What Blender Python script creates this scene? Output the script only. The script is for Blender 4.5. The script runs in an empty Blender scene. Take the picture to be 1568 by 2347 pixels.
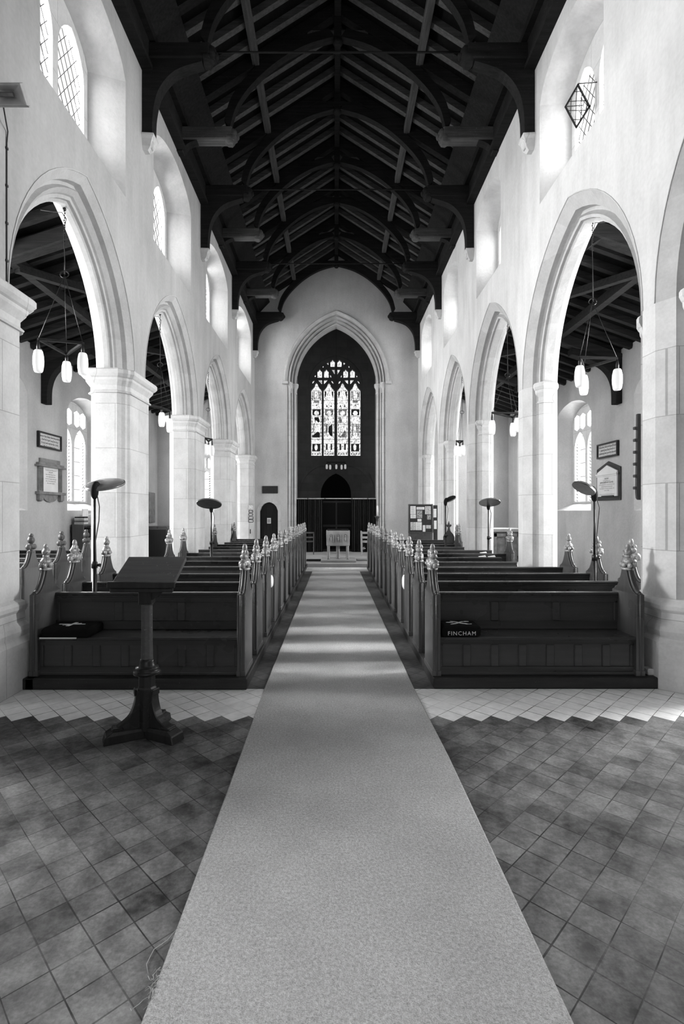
import bpy, math, random
from mathutils import Vector, Matrix
from mathutils.geometry import tessellate_polygon
R = math.radians
rnd = random.Random(7)
SC = bpy.context.scene
COL = SC.collection

# ------------------------------------------------------------------ materials
def NT(name):
    m = bpy.data.materials.new(name); m.use_nodes = True
    nt = m.node_tree; nt.nodes.clear()
    return m, nt
def nd(nt, t, **k):
    n = nt.nodes.new(t)
    for a, b in k.items(): setattr(n, a, b)
    return n
def lk(nt, a, b): nt.links.new(a, b)
def mth(nt, op, a, b=None, c=None):
    n = nd(nt, 'ShaderNodeMath', operation=op)
    for i, v in enumerate((a, b, c)):
        if v is None: continue
        if isinstance(v, (int, float)): n.inputs[i].default_value = v
        else: lk(nt, v, n.inputs[i])
    return n.outputs[0]
def maprange(nt, v, a, b, c, d):
    n = nd(nt, 'ShaderNodeMapRange')
    lk(nt, v, n.inputs[0])
    for i, x in enumerate((a, b, c, d)): n.inputs[i+1].default_value = x
    return n.outputs[0]
def grey(nt, v):
    n = nd(nt, 'ShaderNodeCombineColor')
    for i in range(3): lk(nt, v, n.inputs[i])
    return n.outputs[0]
def fin(m, nt, col, rough=0.7, spec=0.3, bump=None, bstr=0.3, bdist=0.01, rsock=None):
    b = nd(nt, 'ShaderNodeBsdfPrincipled'); o = nd(nt, 'ShaderNodeOutputMaterial')
    if isinstance(col, float): b.inputs['Base Color'].default_value = (col, col, col, 1)
    else: lk(nt, col, b.inputs['Base Color'])
    b.inputs['Roughness'].default_value = rough
    if rsock is not None: lk(nt, rsock, b.inputs['Roughness'])
    b.inputs['Specular IOR Level'].default_value = spec
    if bump is not None:
        bn = nd(nt, 'ShaderNodeBump'); bn.inputs['Strength'].default_value = bstr
        bn.inputs['Distance'].default_value = bdist
        lk(nt, bump, bn.inputs['Height']); lk(nt, bn.outputs[0], b.inputs['Normal'])
    lk(nt, b.outputs[0], o.inputs[0])
    return m
def noise(nt, vec, scale, detail=3, rough=0.55):
    n = nd(nt, 'ShaderNodeTexNoise'); n.inputs['Scale'].default_value = scale
    n.inputs['Detail'].default_value = detail; n.inputs['Roughness'].default_value = rough
    lk(nt, vec, n.inputs['Vector']); return n.outputs[0]
def mapping(nt, vec, s):
    n = nd(nt, 'ShaderNodeMapping'); n.inputs['Scale'].default_value = s
    lk(nt, vec, n.inputs['Vector']); return n.outputs[0]

def m_plain(name, v, rough=0.6, spec=0.3, amp=0.12, scale=14):
    m, nt = NT(name); tc = nd(nt, 'ShaderNodeTexCoord')
    n = noise(nt, tc.outputs['Object'], scale, 2)
    return fin(m, nt, grey(nt, maprange(nt, n, .3, .7, v*(1-amp), v*(1+amp))), rough, spec)
def m_plaster(name, v, streak=0.5):
    m, nt = NT(name); g = nd(nt, 'ShaderNodeNewGeometry'); p = g.outputs['Position']
    a = noise(nt, p, .9, 3, .6); b = noise(nt, mapping(nt, p, (5, 5, .8)), 1.0, 3)
    c = noise(nt, p, 22, 2)
    s = mth(nt, 'ADD', mth(nt, 'MULTIPLY', a, .6), mth(nt, 'MULTIPLY', b, streak))
    s = mth(nt, 'ADD', s, mth(nt, 'MULTIPLY', c, .25))
    col = maprange(nt, s, .42, .95, v*.76, min(v*1.14, .9))
    return fin(m, nt, grey(nt, col), .9, .1, mth(nt, 'ADD', mth(nt, 'MULTIPLY', b, .6), c), .35, .012)
def m_stone(name, v, bw=.62, bh=.36, joint=.6, amp=.16):
    m, nt = NT(name); g = nd(nt, 'ShaderNodeNewGeometry'); p = g.outputs['Position']
    sp = nd(nt, 'ShaderNodeSeparateXYZ'); lk(nt, p, sp.inputs[0])
    cx = nd(nt, 'ShaderNodeCombineXYZ')
    lk(nt, mth(nt, 'ADD', sp.outputs[0], sp.outputs[1]), cx.inputs[0]); lk(nt, sp.outputs[2], cx.inputs[1])
    br = nd(nt, 'ShaderNodeTexBrick'); lk(nt, cx.outputs[0], br.inputs['Vector'])
    br.inputs['Scale'].default_value = 1; br.inputs['Brick Width'].default_value = bw
    br.inputs['Row Height'].default_value = bh; br.inputs['Mortar Size'].default_value = .004
    br.inputs['Mortar Smooth'].default_value = .3
    br.inputs['Color1'].default_value = (1-amp, 1-amp, 1-amp, 1); br.inputs['Color2'].default_value = (1.0, 1.0, 1.0, 1)
    br.inputs['Mortar'].default_value = (joint, joint, joint, 1)
    a = noise(nt, p, 3.0, 4, .65); c = noise(nt, p, 40, 2)
    f = maprange(nt, mth(nt, 'ADD', mth(nt, 'MULTIPLY', a, .8), mth(nt, 'MULTIPLY', c, .3)), .35, .8, v*.82, v*1.1)
    mx = nd(nt, 'ShaderNodeMix', data_type='RGBA', blend_type='MULTIPLY'); mx.inputs[0].default_value = 1
    lk(nt, grey(nt, f), mx.inputs[6]); lk(nt, br.outputs[0], mx.inputs[7])
    return fin(m, nt, mx.outputs[2], .85, .15, mth(nt, 'ADD', a, mth(nt, 'MULTIPLY', c, .4)), .3, .01)
def m_wood(name, lo, hi, axis=0, rough=.4, spec=.45, world=False, worn=0.0):
    m, nt = NT(name)
    if world: p = nd(nt, 'ShaderNodeNewGeometry').outputs['Position']
    else: p = nd(nt, 'ShaderNodeTexCoord').outputs['Object']
    s = [26, 26, 26]; s[axis] = 1.6
    a = noise(nt, mapping(nt, p, s), 1.0, 4, .6); b = noise(nt, p, 2.2, 3)
    c = noise(nt, p, 60, 2)
    f = mth(nt, 'ADD', mth(nt, 'MULTIPLY', a, .6), mth(nt, 'MULTIPLY', b, .4))
    v = maprange(nt, f, .32, .68, lo, hi)
    if worn:
        g = nd(nt, 'ShaderNodeNewGeometry')
        pt = maprange(nt, g.outputs['Pointiness'], .5, .62, 0, worn)
        v = mth(nt, 'ADD', v, pt)
    sc = maprange(nt, c, .68, .74, 0, hi*1.2)
    v = mth(nt, 'ADD', v, sc)
    rs = maprange(nt, b, .3, .7, rough*.75, min(1, rough*1.3))
    return fin(m, nt, grey(nt, v), rough, spec, a, .25 if not worn > .2 else .9, .004 if not worn > .2 else .012, rs)

M = {}
M['plaster'] = m_plaster('lime_plaster', .67)
M['plaster_left_shaded'] = m_plaster('shaded_left_plaster', .50)  # darker copy of the nave plaster; left wall's shade is put into colour
M['plaster_west'] = m_plaster('west_plaster', .66, .25)
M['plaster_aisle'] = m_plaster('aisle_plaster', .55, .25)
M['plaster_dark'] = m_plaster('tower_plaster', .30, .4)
M['stone'] = m_stone('limestone', .70, .62, .62, .62, .10)
M['stone_arch'] = m_stone('arch_limestone', .60, .45, .40, .93, .14)
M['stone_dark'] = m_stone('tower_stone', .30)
M['stone_font'] = m_stone('font_stone', .42, 3, 3, 1, .0)
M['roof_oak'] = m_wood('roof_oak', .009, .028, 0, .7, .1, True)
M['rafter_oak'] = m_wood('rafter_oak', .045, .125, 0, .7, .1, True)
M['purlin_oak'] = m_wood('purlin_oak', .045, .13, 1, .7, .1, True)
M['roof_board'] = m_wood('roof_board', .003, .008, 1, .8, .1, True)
M['aisle_oak'] = m_wood('aisle_oak', .016, .045, 0, .7, .1, True)
M['pew'] = m_wood('pew_oak', .016, .038, 0, .30, .32, False, .05)
M['pew_end'] = m_wood('pew_end_oak', .014, .045, 2, .34, .35, False, .08)
M['carved'] = m_wood('carved_oak', .04, .16, 2, .26, .7, False, .3)
M['plat'] = m_wood('platform_oak', .02, .055, 0, .5, .3, True)
M['lectern'] = m_wood('lectern_oak', .016, .042, 2, .28, .35)
M['lectern_top'] = m_wood('lectern_desk_oak', .08, .15, 0, .5, .3)
M['black'] = m_plain('black_metal', .012, .4, .5)
M['black_matt'] = m_plain('black_paint', .01, .8, .2)
M['steel'] = m_plain('grey_enamel', .16, .25, .6)
M['chrome'] = m_plain('chrome', .5, .2, .8)
M['lead'] = m_plain('lead', .03, .7, .2)
M['wool'] = m_plain('black_wool', .012, .95, .05)
M['white_thread'] = m_plain('white_thread', .8, .9, .1, .05)
M['paper'] = m_plain('white_paper', .78, .8, .1, .05)
M['paper2'] = m_plain('grey_print', .33, .8, .1, .6, 30)
M['paper3'] = m_plain('pale_print', .55, .8, .1, .35, 40)
M['felt'] = m_plain('dark_felt', .05, .9, .05)
M['ink'] = m_plain('ink', .02, .8, .1)
M['ink2'] = m_plain('faded_ink', .2, .8, .1)
M['marble'] = m_plain('white_marble', .72, .5, .3, .05, 4)
M['slate'] = m_plain('grey_marble', .22, .5, .3, .25, 8)
M['curtain'] = m_plain('dark_curtain', .03, .95, .05)
M['mat_dark'] = m_plain('rubber_mat', .01, .9, .1)
M['cable'] = m_plain('cable', .05, .6, .3)
M['door_oak'] = m_wood('door_oak', .008, .02, 2, .5, .3, True)
M['doorglass'] = m_plain('dark_glass', .004, .3, .1)
M['candle'] = m_plain('wax', .8, .5, .3, .03)
M['brass'] = m_plain('dark_brass', .06, .3, .6)
M['casing'] = m_plain('pale_casing', .5, .6, .2)
M['book1'] = m_plain('dark_book', .03, .6, .2)
M['book2'] = m_plain('grey_book', .16, .6, .2)
M['book3'] = m_plain('pale_book', .55, .6, .2)

def m_glass(name, v):
    m, nt = NT(name)
    t = nd(nt, 'ShaderNodeBsdfTransparent'); t.inputs[0].default_value = (v, v, v, 1)
    g = nd(nt, 'ShaderNodeBsdfGlossy'); g.inputs[1].default_value = .1
    mx = nd(nt, 'ShaderNodeMixShader'); mx.inputs[0].default_value = .04
    lk(nt, t.outputs[0], mx.inputs[1]); lk(nt, g.outputs[0], mx.inputs[2])
    o = nd(nt, 'ShaderNodeOutputMaterial'); lk(nt, mx.outputs[0], o.inputs[0])
    return m
M['glass'] = m_glass('clear_glass', .97)
def m_sg():
    m, nt = NT('pale_stained_glass'); p = nd(nt, 'ShaderNodeNewGeometry').outputs['Position']
    vo = nd(nt, 'ShaderNodeTexVoronoi'); vo.inputs['Scale'].default_value = 16; lk(nt, mapping(nt, p, (1.6, 1, 1)), vo.inputs['Vector'])
    sep = nd(nt, 'ShaderNodeSeparateColor'); lk(nt, vo.outputs['Color'], sep.inputs[0])
    v = maprange(nt, sep.outputs[0], 0, .55, .30, 1.0)
    t = nd(nt, 'ShaderNodeBsdfTransparent'); lk(nt, grey(nt, v), t.inputs[0])
    o = nd(nt, 'ShaderNodeOutputMaterial'); lk(nt, t.outputs[0], o.inputs[0]); return m
M['sg_light'] = m_sg()
M['sg_mid'] = m_glass('grey_stained_glass', .22)
M['sg_dark'] = m_glass('dark_stained_glass', .02)
def m_lamp():
    m, nt = NT('opal_glass')
    d = nd(nt, 'ShaderNodeBsdfPrincipled'); d.inputs['Base Color'].default_value = (.85, .85, .85, 1)
    d.inputs['Roughness'].default_value = .3
    d.inputs['Emission Color'].default_value = (1, 1, 1, 1); d.inputs['Emission Strength'].default_value = .22
    o = nd(nt, 'ShaderNodeOutputMaterial'); lk(nt, d.outputs[0], o.inputs[0]); return m
M['opal'] = m_lamp()
def m_carpet():
    m, nt = NT('carpet_pile'); p = nd(nt, 'ShaderNodeNewGeometry').outputs['Position']
    a = noise(nt, p, 220, 3, .7); b = noise(nt, p, 1.6, 4, .6); c = noise(nt, p, 80, 3, .7)
    f = mth(nt, 'ADD', mth(nt, 'MULTIPLY', a, .5), mth(nt, 'MULTIPLY', c, .5))
    v = maprange(nt, f, .36, .64, .36, .76)
    v = mth(nt, 'MULTIPLY', v, maprange(nt, b, .3, .7, .88, 1.1))
    return fin(m, nt, grey(nt, v), .95, .05, f, .8, .012)
M['carpet'] = m_carpet()
def m_floor():
    m, nt = NT('quarry_tiles'); p = nd(nt, 'ShaderNodeNewGeometry').outputs['Position']
    wob = nd(nt, 'ShaderNodeTexNoise'); wob.inputs['Scale'].default_value = 1.3; lk(nt, p, wob.inputs['Vector'])
    sp = nd(nt, 'ShaderNodeSeparateXYZ'); lk(nt, p, sp.inputs[0]); X, Y = sp.outputs[0], sp.outputs[1]
    T = .149; k = .70711/T
    wv = mth(nt, 'MULTIPLY', mth(nt, 'SUBTRACT', wob.outputs[0], .5), .10)
    u = mth(nt, 'ADD', mth(nt, 'MULTIPLY', mth(nt, 'ADD', X, Y), k), -.1095/T)
    v = mth(nt, 'ADD', mth(nt, 'MULTIPLY', mth(nt, 'SUBTRACT', Y, X), k), -.0227/T)
    u = mth(nt, 'ADD', u, wv); v = mth(nt, 'ADD', v, wv)
    fu, fv = mth(nt, 'FLOOR', u), mth(nt, 'FLOOR', v)
    du = mth(nt, 'FRACT', u); dv = mth(nt, 'FRACT', v)
    eu = mth(nt, 'MINIMUM', du, mth(nt, 'SUBTRACT', 1, du)); ev = mth(nt, 'MINIMUM', dv, mth(nt, 'SUBTRACT', 1, dv))
    # joints fade in and out along their length, as in worn floors
    jn = noise(nt, p, 1.7, 3)
    wid = maprange(nt, jn, .3, .7, .006, .026)
    ju = mth(nt, 'LESS_THAN', eu, wid); jv = mth(nt, 'LESS_THAN', ev, wid)
    j = mth(nt, 'MAXIMUM', ju, jv)
    cc = nd(nt, 'ShaderNodeCombineXYZ'); lk(nt, fu, cc.inputs[0]); lk(nt, fv, cc.inputs[1])
    wn = nd(nt, 'ShaderNodeTexWhiteNoise'); lk(nt, cc.outputs[0], wn.inputs['Vector']); r = wn.outputs['Value']
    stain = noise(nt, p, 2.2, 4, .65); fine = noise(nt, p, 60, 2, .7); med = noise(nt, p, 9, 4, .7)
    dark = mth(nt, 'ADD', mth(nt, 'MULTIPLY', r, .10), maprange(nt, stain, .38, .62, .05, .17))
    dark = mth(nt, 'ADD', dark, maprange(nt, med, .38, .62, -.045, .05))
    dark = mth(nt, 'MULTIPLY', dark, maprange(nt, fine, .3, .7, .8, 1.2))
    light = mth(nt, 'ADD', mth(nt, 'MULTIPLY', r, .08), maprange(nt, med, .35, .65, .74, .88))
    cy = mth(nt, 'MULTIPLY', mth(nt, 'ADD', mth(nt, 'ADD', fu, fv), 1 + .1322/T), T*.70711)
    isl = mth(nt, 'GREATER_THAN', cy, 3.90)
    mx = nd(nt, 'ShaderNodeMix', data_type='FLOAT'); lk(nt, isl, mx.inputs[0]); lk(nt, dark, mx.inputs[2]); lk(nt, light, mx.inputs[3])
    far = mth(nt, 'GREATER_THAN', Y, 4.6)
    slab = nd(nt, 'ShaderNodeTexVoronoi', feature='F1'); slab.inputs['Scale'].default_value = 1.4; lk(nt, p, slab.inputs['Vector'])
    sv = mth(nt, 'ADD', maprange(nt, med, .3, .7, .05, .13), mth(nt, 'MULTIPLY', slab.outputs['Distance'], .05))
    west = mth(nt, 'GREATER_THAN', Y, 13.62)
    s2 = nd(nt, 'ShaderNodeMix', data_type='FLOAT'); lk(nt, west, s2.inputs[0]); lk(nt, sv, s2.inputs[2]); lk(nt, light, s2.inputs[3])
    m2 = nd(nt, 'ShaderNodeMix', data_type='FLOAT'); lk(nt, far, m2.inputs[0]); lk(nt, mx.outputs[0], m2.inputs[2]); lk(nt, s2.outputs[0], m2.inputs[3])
    jj = mth(nt, 'MULTIPLY', j, maprange(nt, noise(nt, p, 3.1, 2), .4, .6, .35, .92))
    col = mth(nt, 'MULTIPLY', m2.outputs[0], mth(nt, 'SUBTRACT', 1, jj))
    rs = maprange(nt, stain, .3, .7, .42, .7)
    h = mth(nt, 'SUBTRACT', mth(nt, 'MULTIPLY', fine, .25), j)
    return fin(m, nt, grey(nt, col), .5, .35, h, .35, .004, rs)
M['floor'] = m_floor()

# ------------------------------------------------------------------ geometry
ORI = {}
class G:
    def __init__(s): s.v = []; s.f = []; s.sm = []
    def mark(s): return len(s.v)
    def xf(s, i, m):
        for k in range(i, len(s.v)): s.v[k] = m @ Vector(s.v[k])
    def add(s, vs, fs, smooth=False):
        b = len(s.v); s.v += [Vector(p) for p in vs]
        for f in fs: s.f.append([b+i for i in f]); s.sm.append(smooth)
        return s
    def box(s, x0, x1, y0, y1, z0, z1):
        return s.add([(x0,y0,z0),(x1,y0,z0),(x1,y1,z0),(x0,y1,z0),(x0,y0,z1),(x1,y0,z1),(x1,y1,z1),(x0,y1,z1)],
              [(0,3,2,1),(4,5,6,7),(0,1,5,4),(1,2,6,5),(2,3,7,6),(3,0,4,7)])
    def loft(s, loops, closed=True, cap=False, smooth=False):
        n = len(loops[0]); vs = [p for l in loops for p in l]; fs = []
        for a in range(len(loops)-1):
            for i in range(n if closed else n-1):
                j = (i+1) % n
                fs.append((a*n+i, a*n+j, (a+1)*n+j, (a+1)*n+i))
        s.add(vs, fs, smooth)
        if cap:
            for l in (loops[0], loops[-1]): s.poly(l)
        return s
    def poly(s, loop):
        t = tessellate_polygon([[Vector(p) for p in loop]]); return s.add(loop, t)
    def slab(s, loops, fn, a, b, sides=True, front=True, back=True):
        """2-D loops (first outer, rest holes) mapped by fn(u,v,d) at depths a and b"""
        tl = [[Vector((u, v, 0)) for u, v in l] for l in loops]
        t = tessellate_polygon(tl); flat = [p for l in loops for p in l]
        if front: s.add([fn(u, v, a) for u, v in flat], t)
        if back: s.add([fn(u, v, b) for u, v in flat], t)
        if sides:
            for l in loops: s.loft([[fn(u, v, a) for u, v in l], [fn(u, v, b) for u, v in l]])
        return s
    def lathe(s, prof, c=(0,0,0), n=16, ax=None, smooth=True):
        loops = [[(c[0]+r*math.cos(2*math.pi*k/n), c[1]+r*math.sin(2*math.pi*k/n), c[2]+z) for k in range(n)] for r, z in prof]
        i = s.mark(); s.loft(loops, True, True, smooth)
        if ax is not None: s.xf(i, ax)
        return s
    def tube(s, path, r, n=6, smooth=True):
        P = [Vector(p) for p in path]; loops = []
        for i, p in enumerate(P):
            d = (P[min(i+1, len(P)-1)] - P[max(i-1, 0)]).normalized()
            a = d.orthogonal().normalized() if i == 0 else (pa - d*pa.dot(d)).normalized()
            pa = a; b = d.cross(a); rr = r[i] if isinstance(r, (list, tuple)) else r
            loops.append([p + a*rr*math.cos(2*math.pi*k/n) + b*rr*math.sin(2*math.pi*k/n) for k in range(n)])
        return s.loft(loops, True, True, smooth)
    def bar(s, a, b, w, h, up=(0,0,1)):
        a = Vector(a); b = Vector(b); d = (b-a).normalized(); u = Vector(up)
        x = d.cross(u).normalized()*w/2; y = x.cross(d).normalized()*h/2
        l0 = [a-x-y, a+x-y, a+x+y, a-x+y]; l1 = [b-x-y, b+x-y, b+x+y, b-x+y]
        return s.loft([l0, l1], True, True)
    def blob(s, c, r, n=10, m=7, jit=0.0, rg=None, m3=None):
        rg = rg or rnd; i = s.mark(); loops = []
        for a in range(1, m):
            t = math.pi*a/m; l = []
            for k in range(n):
                p = 2*math.pi*k/n; j = 1 + (rg.random()-.5)*jit
                l.append((c[0]+r[0]*math.sin(t)*math.cos(p)*j, c[1]+r[1]*math.sin(t)*math.sin(p)*j, c[2]-r[2]*math.cos(t)))
            loops.append(l)
        s.loft(loops, True, True, True)
        if m3 is not None: s.xf(i, m3)
        return s
    def mesh(s, name, mat, org=(0,0,0)):
        me = bpy.data.meshes.new(name); o = Vector(org)
        me.from_pydata([tuple(Vector(p)-o) for p in s.v], [], s.f)
        me.polygons.foreach_set('use_smooth', s.sm); me.update()
        import bmesh
        bm = bmesh.new(); bm.from_mesh(me)
        bmesh.ops.remove_doubles(bm, verts=bm.verts, dist=1e-5)
        bmesh.ops.recalc_face_normals(bm, faces=bm.faces)
        bm.to_mesh(me); bm.free()
        me.materials.append(mat); return me
    def build(s, name, mat, parent=None, bevel=0, seg=1):
        org = (0,0,0) if parent is None else ORI.get(parent.name, (0,0,0))
        o = link(name, s.mesh(name, M[mat] if isinstance(mat, str) else mat, org), parent)
        if bevel: addbevel(o, bevel, seg)
        return o
def addbevel(o, w, seg=1):
    b = o.modifiers.new('edge', 'BEVEL'); b.width = w; b.segments = seg; b.limit_method = 'ANGLE'; b.angle_limit = R(40)
def link(name, me, parent=None):
    o = bpy.data.objects.new(name, me); COL.objects.link(o)
    if parent is not None: o.parent = parent; ORI[o.name] = ORI.get(parent.name, (0,0,0))
    return o
def tag(o, label=None, cat=None, group=None, kind=None):
    if label: o['label'] = label
    if cat: o['category'] = cat
    if group: o['group'] = group
    if kind: o['kind'] = kind
    return o
def thing(name, label, cat, loc, group=None):
    o = bpy.data.objects.new(name, None); COL.objects.link(o); o.location = loc; ORI[o.name] = tuple(loc)
    o.empty_display_size = .1
    return tag(o, label, cat, group)
def struct(name, loc=(0,0,0)):
    o = bpy.data.objects.new(name, None); COL.objects.link(o); o.location = loc; ORI[o.name] = tuple(loc)
    o.empty_display_size = .1; o['kind'] = 'structure'; return o
def text(s, size, mat, fn, parent, name='lettering', align='CENTER', ext=.001, bold=0.0, sp=1.0):
    """flat lettering as a mesh; fn maps (u, v, w) to world"""
    cu = bpy.data.curves.new(name, 'FONT'); cu.body = s; cu.size = size; cu.align_x = align; cu.offset = bold
    cu.space_character = sp; cu.resolution_u = 2
    o = bpy.data.objects.new(name, cu); COL.objects.link(o); bpy.context.view_layer.update()
    me = bpy.data.meshes.new_from_object(o); bpy.data.objects.remove(o)
    org = Vector(ORI.get(parent.name, (0,0,0)))
    for v in me.vertices: v.co = Vector(fn(v.co.x, v.co.y, ext)) - org
    me.materials.clear(); me.materials.append(M[mat])
    return link(name, me, parent)
def arc_head(y0, y1, zs, h, n=10, o=0.0):
    """pointed arch head from (y1,zs) over the apex to (y0,zs), offset inwards by o"""
    a = (y1-y0)/2; c = (y0+y1)/2; r = (a*a+h*h)/(2*a); q = r-a; ri = r-o
    t1 = math.acos(min(1, q/ri)); pts = []
    for k in range(n+1):
        t = t1*k/n; pts.append((c-q+ri*math.cos(t), zs+ri*math.sin(t)))
    for k in range(n-1, -1, -1):
        t = t1*k/n; pts.append((c+q-ri*math.cos(t), zs+ri*math.sin(t)))
    return pts
def low_head(y0, y1, zs, za, n=9):
    """low four-centred head from (y1,zs) to (y0,zs)"""
    c = (y0+y1)/2; a = (y1-y0)/2; pts = []
    for k in range(-n, n+1):
        t = -k/n; z = (1-abs(t)**2.3)**.62*.86 + .14*(1-abs(t))
        pts.append((c+a*t, zs+(za-zs)*z))
    return pts
# ------------------------------------------------------------------ setting
XL, XR = -2.90, 3.00            # nave faces of the arcades
TW = .55                        # arcade wall thickness
YW = 18.4                       # west wall
XLO, XRO = -6.40, 6.25          # outer aisle walls
SPR = 3.55
PL = [1.0, 4.33, 7.58, 11.0, 14.5, 18.35]
PR = [1.5, 4.88, 8.25, 11.53, 14.8, 18.35]
ZT = 9.15                       # top of nave walls
def mk(s, X0): return lambda y, z, d: (X0 + s*d, y, z)
fL, fR = mk(-1, XL), mk(1, XR)

flo = G(); flo.box(XLO-.3, XRO+.3, -2, YW+5, -.15, 0)
flo.build('floor', 'floor')['kind'] = 'structure'
g = G(); g.box(-.83, .92, 14.6, 23.2, 0, .1); g.box(-3, -.83, 14.9, 23.2, 0, .1); g.box(.92, 3.1, 14.3, 23.2, 0, .1)
o = g.build('floor_west_step', 'stone_font'); o['kind'] = 'structure'

ARC = {
 'L': dict(f=fL, P=PL, strip=.20, h=1.95, prof=[(0,0),(.07,.09),(.15,.10),(.15,.135),(.105,.165),(.16,.215),(.19,.225),(.197,.262),(.232,.268),(.245,.30),(.275,.30)]),
 'R': dict(f=fR, P=PR, strip=.10, h=2.08, prof=[(0,0),(.095,.15),(.19,.16),(.19,.20),(.125,.235),(.155,.245),(.163,.28),(.20,.285),(.215,.32),(.275,.32)]),
}
CLER = {'L': [(1.6,3.7),(5.02,7.07),(8.16,10.28),(11.5,13.8),(15.1,17.6)], 'R': [(2.2,3.95),(5.70,7.48),(9.24,10.83),(12.45,14.1),(15.85,17.7)]}
SILL = {'L': 5.95, 'R': 6.1}
LIGHTS = []
wn = [0]
def lattice(gg, x0, x1, z0, z1, sx, sz, fn, d, w=.007):
    """diagonal lead cames clipped to a rectangle"""
    k = sz/sx
    c = z0 - k*(x1-x0) ;
    while c < z1 + k*(x1-x0):
        for sgn in (1, -1):
            pts = []
            for t in range(0, 2):
                xx = (x0, x1)[t]; pts.append((xx, c + sgn*k*(xx-x0)))
            (xa, za), (xb, zb) = pts
            lo, hi = 0.0, 1.0; dz = zb-za
            for lim, s_ in ((z0, 1), (z1, -1)):
                if dz*s_ > 0: lo = max(lo, (lim-za)/dz)
                else: hi = min(hi, (lim-za)/dz)
            if hi-lo > .02:
                a = (xa+(xb-xa)*lo, za+dz*lo); b = (xa+(xb-xa)*hi, za+dz*hi)
                gg.bar(fn(a[0], a[1], d), fn(b[0], b[1], d), w, w, up=(0, 0, 1))
        c += sz
def tracery_window(fn, y0, y1, zs, zsp, za, d, lights=2, lead='diamond', T=.12, fr=.72):
    """stone frame with mullions and small tracery lights, panes and leads"""
    wn[0] += 1; w = struct(f'window_{wn[0]}')
    outer = [(y0, zs), (y1, zs)] + low_head(y0, y1, zsp, za)
    n = lights; mw = .12; lw = (y1-y0-.20-mw*(n-1))/n; holes = []; rects = []
    zl = zs + (zsp-zs)*fr
    for i in range(n):
        a = y0+.10+i*(lw+mw); b = a+lw
        h = [(a, zs+.05), (b, zs+.05)] + arc_head(a, b, zl, lw*.78, 6)
        holes.append(h); rects.append((a, b, zs+.05, zl+lw*.76))
        # cusps are cut as two small panels over each light
        zc = zl+lw*.78+.06; mid = (a+b)/2
        top = za - abs((a+b)/2-(y0+y1)/2)/(y1-y0)*(za-zsp)*1.1
        if top-zc > .16:
            for q0, q1 in ((a+.0, mid-.025), (mid+.025, b)):
                hh = max(zc+.12, top-.10)
                holes.append([(q0, zc+.06), ((q0+q1)/2, zc), (q1, zc+.06), (q1, hh-.06), ((q0+q1)/2, hh), (q0, hh-.06)])
    G().slab([outer]+holes, fn, d, d+T).build('stone_tracery', 'stone', w, .022, 2)
    gg = G()
    for (a, b, c, e) in rects:
        pg = G(); pg.add([fn(a-.01, c-.01, d+T*.55), fn(b+.01, c-.01, d+T*.55), fn(b+.01, e, d+T*.55), fn(a-.01, e, d+T*.55)], [(0,1,2,3)])
        pg.build('pane', 'glass', w)
        if lead == 'diamond': lattice(gg, a, b, c, e-.1, .16, .22, fn, d+T*.5)
        else:
            z = c+.3
            while z < e:
                gg.bar(fn(a, z, d+T*.5), fn(b, z, d+T*.5), .008, .008); z += .36
            s_ = c
            while s_ < e-.1:      # patterned border of small coloured quarries
                for yy in (a+.03, b-.03):
                    gg.bar(fn(yy-.022, s_, d+T*.5), fn(yy+.022, s_+.035, d+T*.5), .018, .018)
                s_ += .085
    gg.build('lead_cames', 'lead', w)
    return w
def add_light(name, loc, sx, sy, dirv, rad):
    ld = bpy.data.lights.new(name, 'AREA'); ld.shape = 'RECTANGLE'; ld.size = sx; ld.size_y = sy
    ld.energy = rad*math.pi*sx*sy
    o = bpy.data.objects.new(name, ld); COL.objects.link(o); o.location = loc
    o.rotation_euler = Vector(dirv).to_track_quat('-Z', 'Y').to_euler()
    return o
CL_RAD, AI_RAD = 14.0, 20.0

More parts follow.
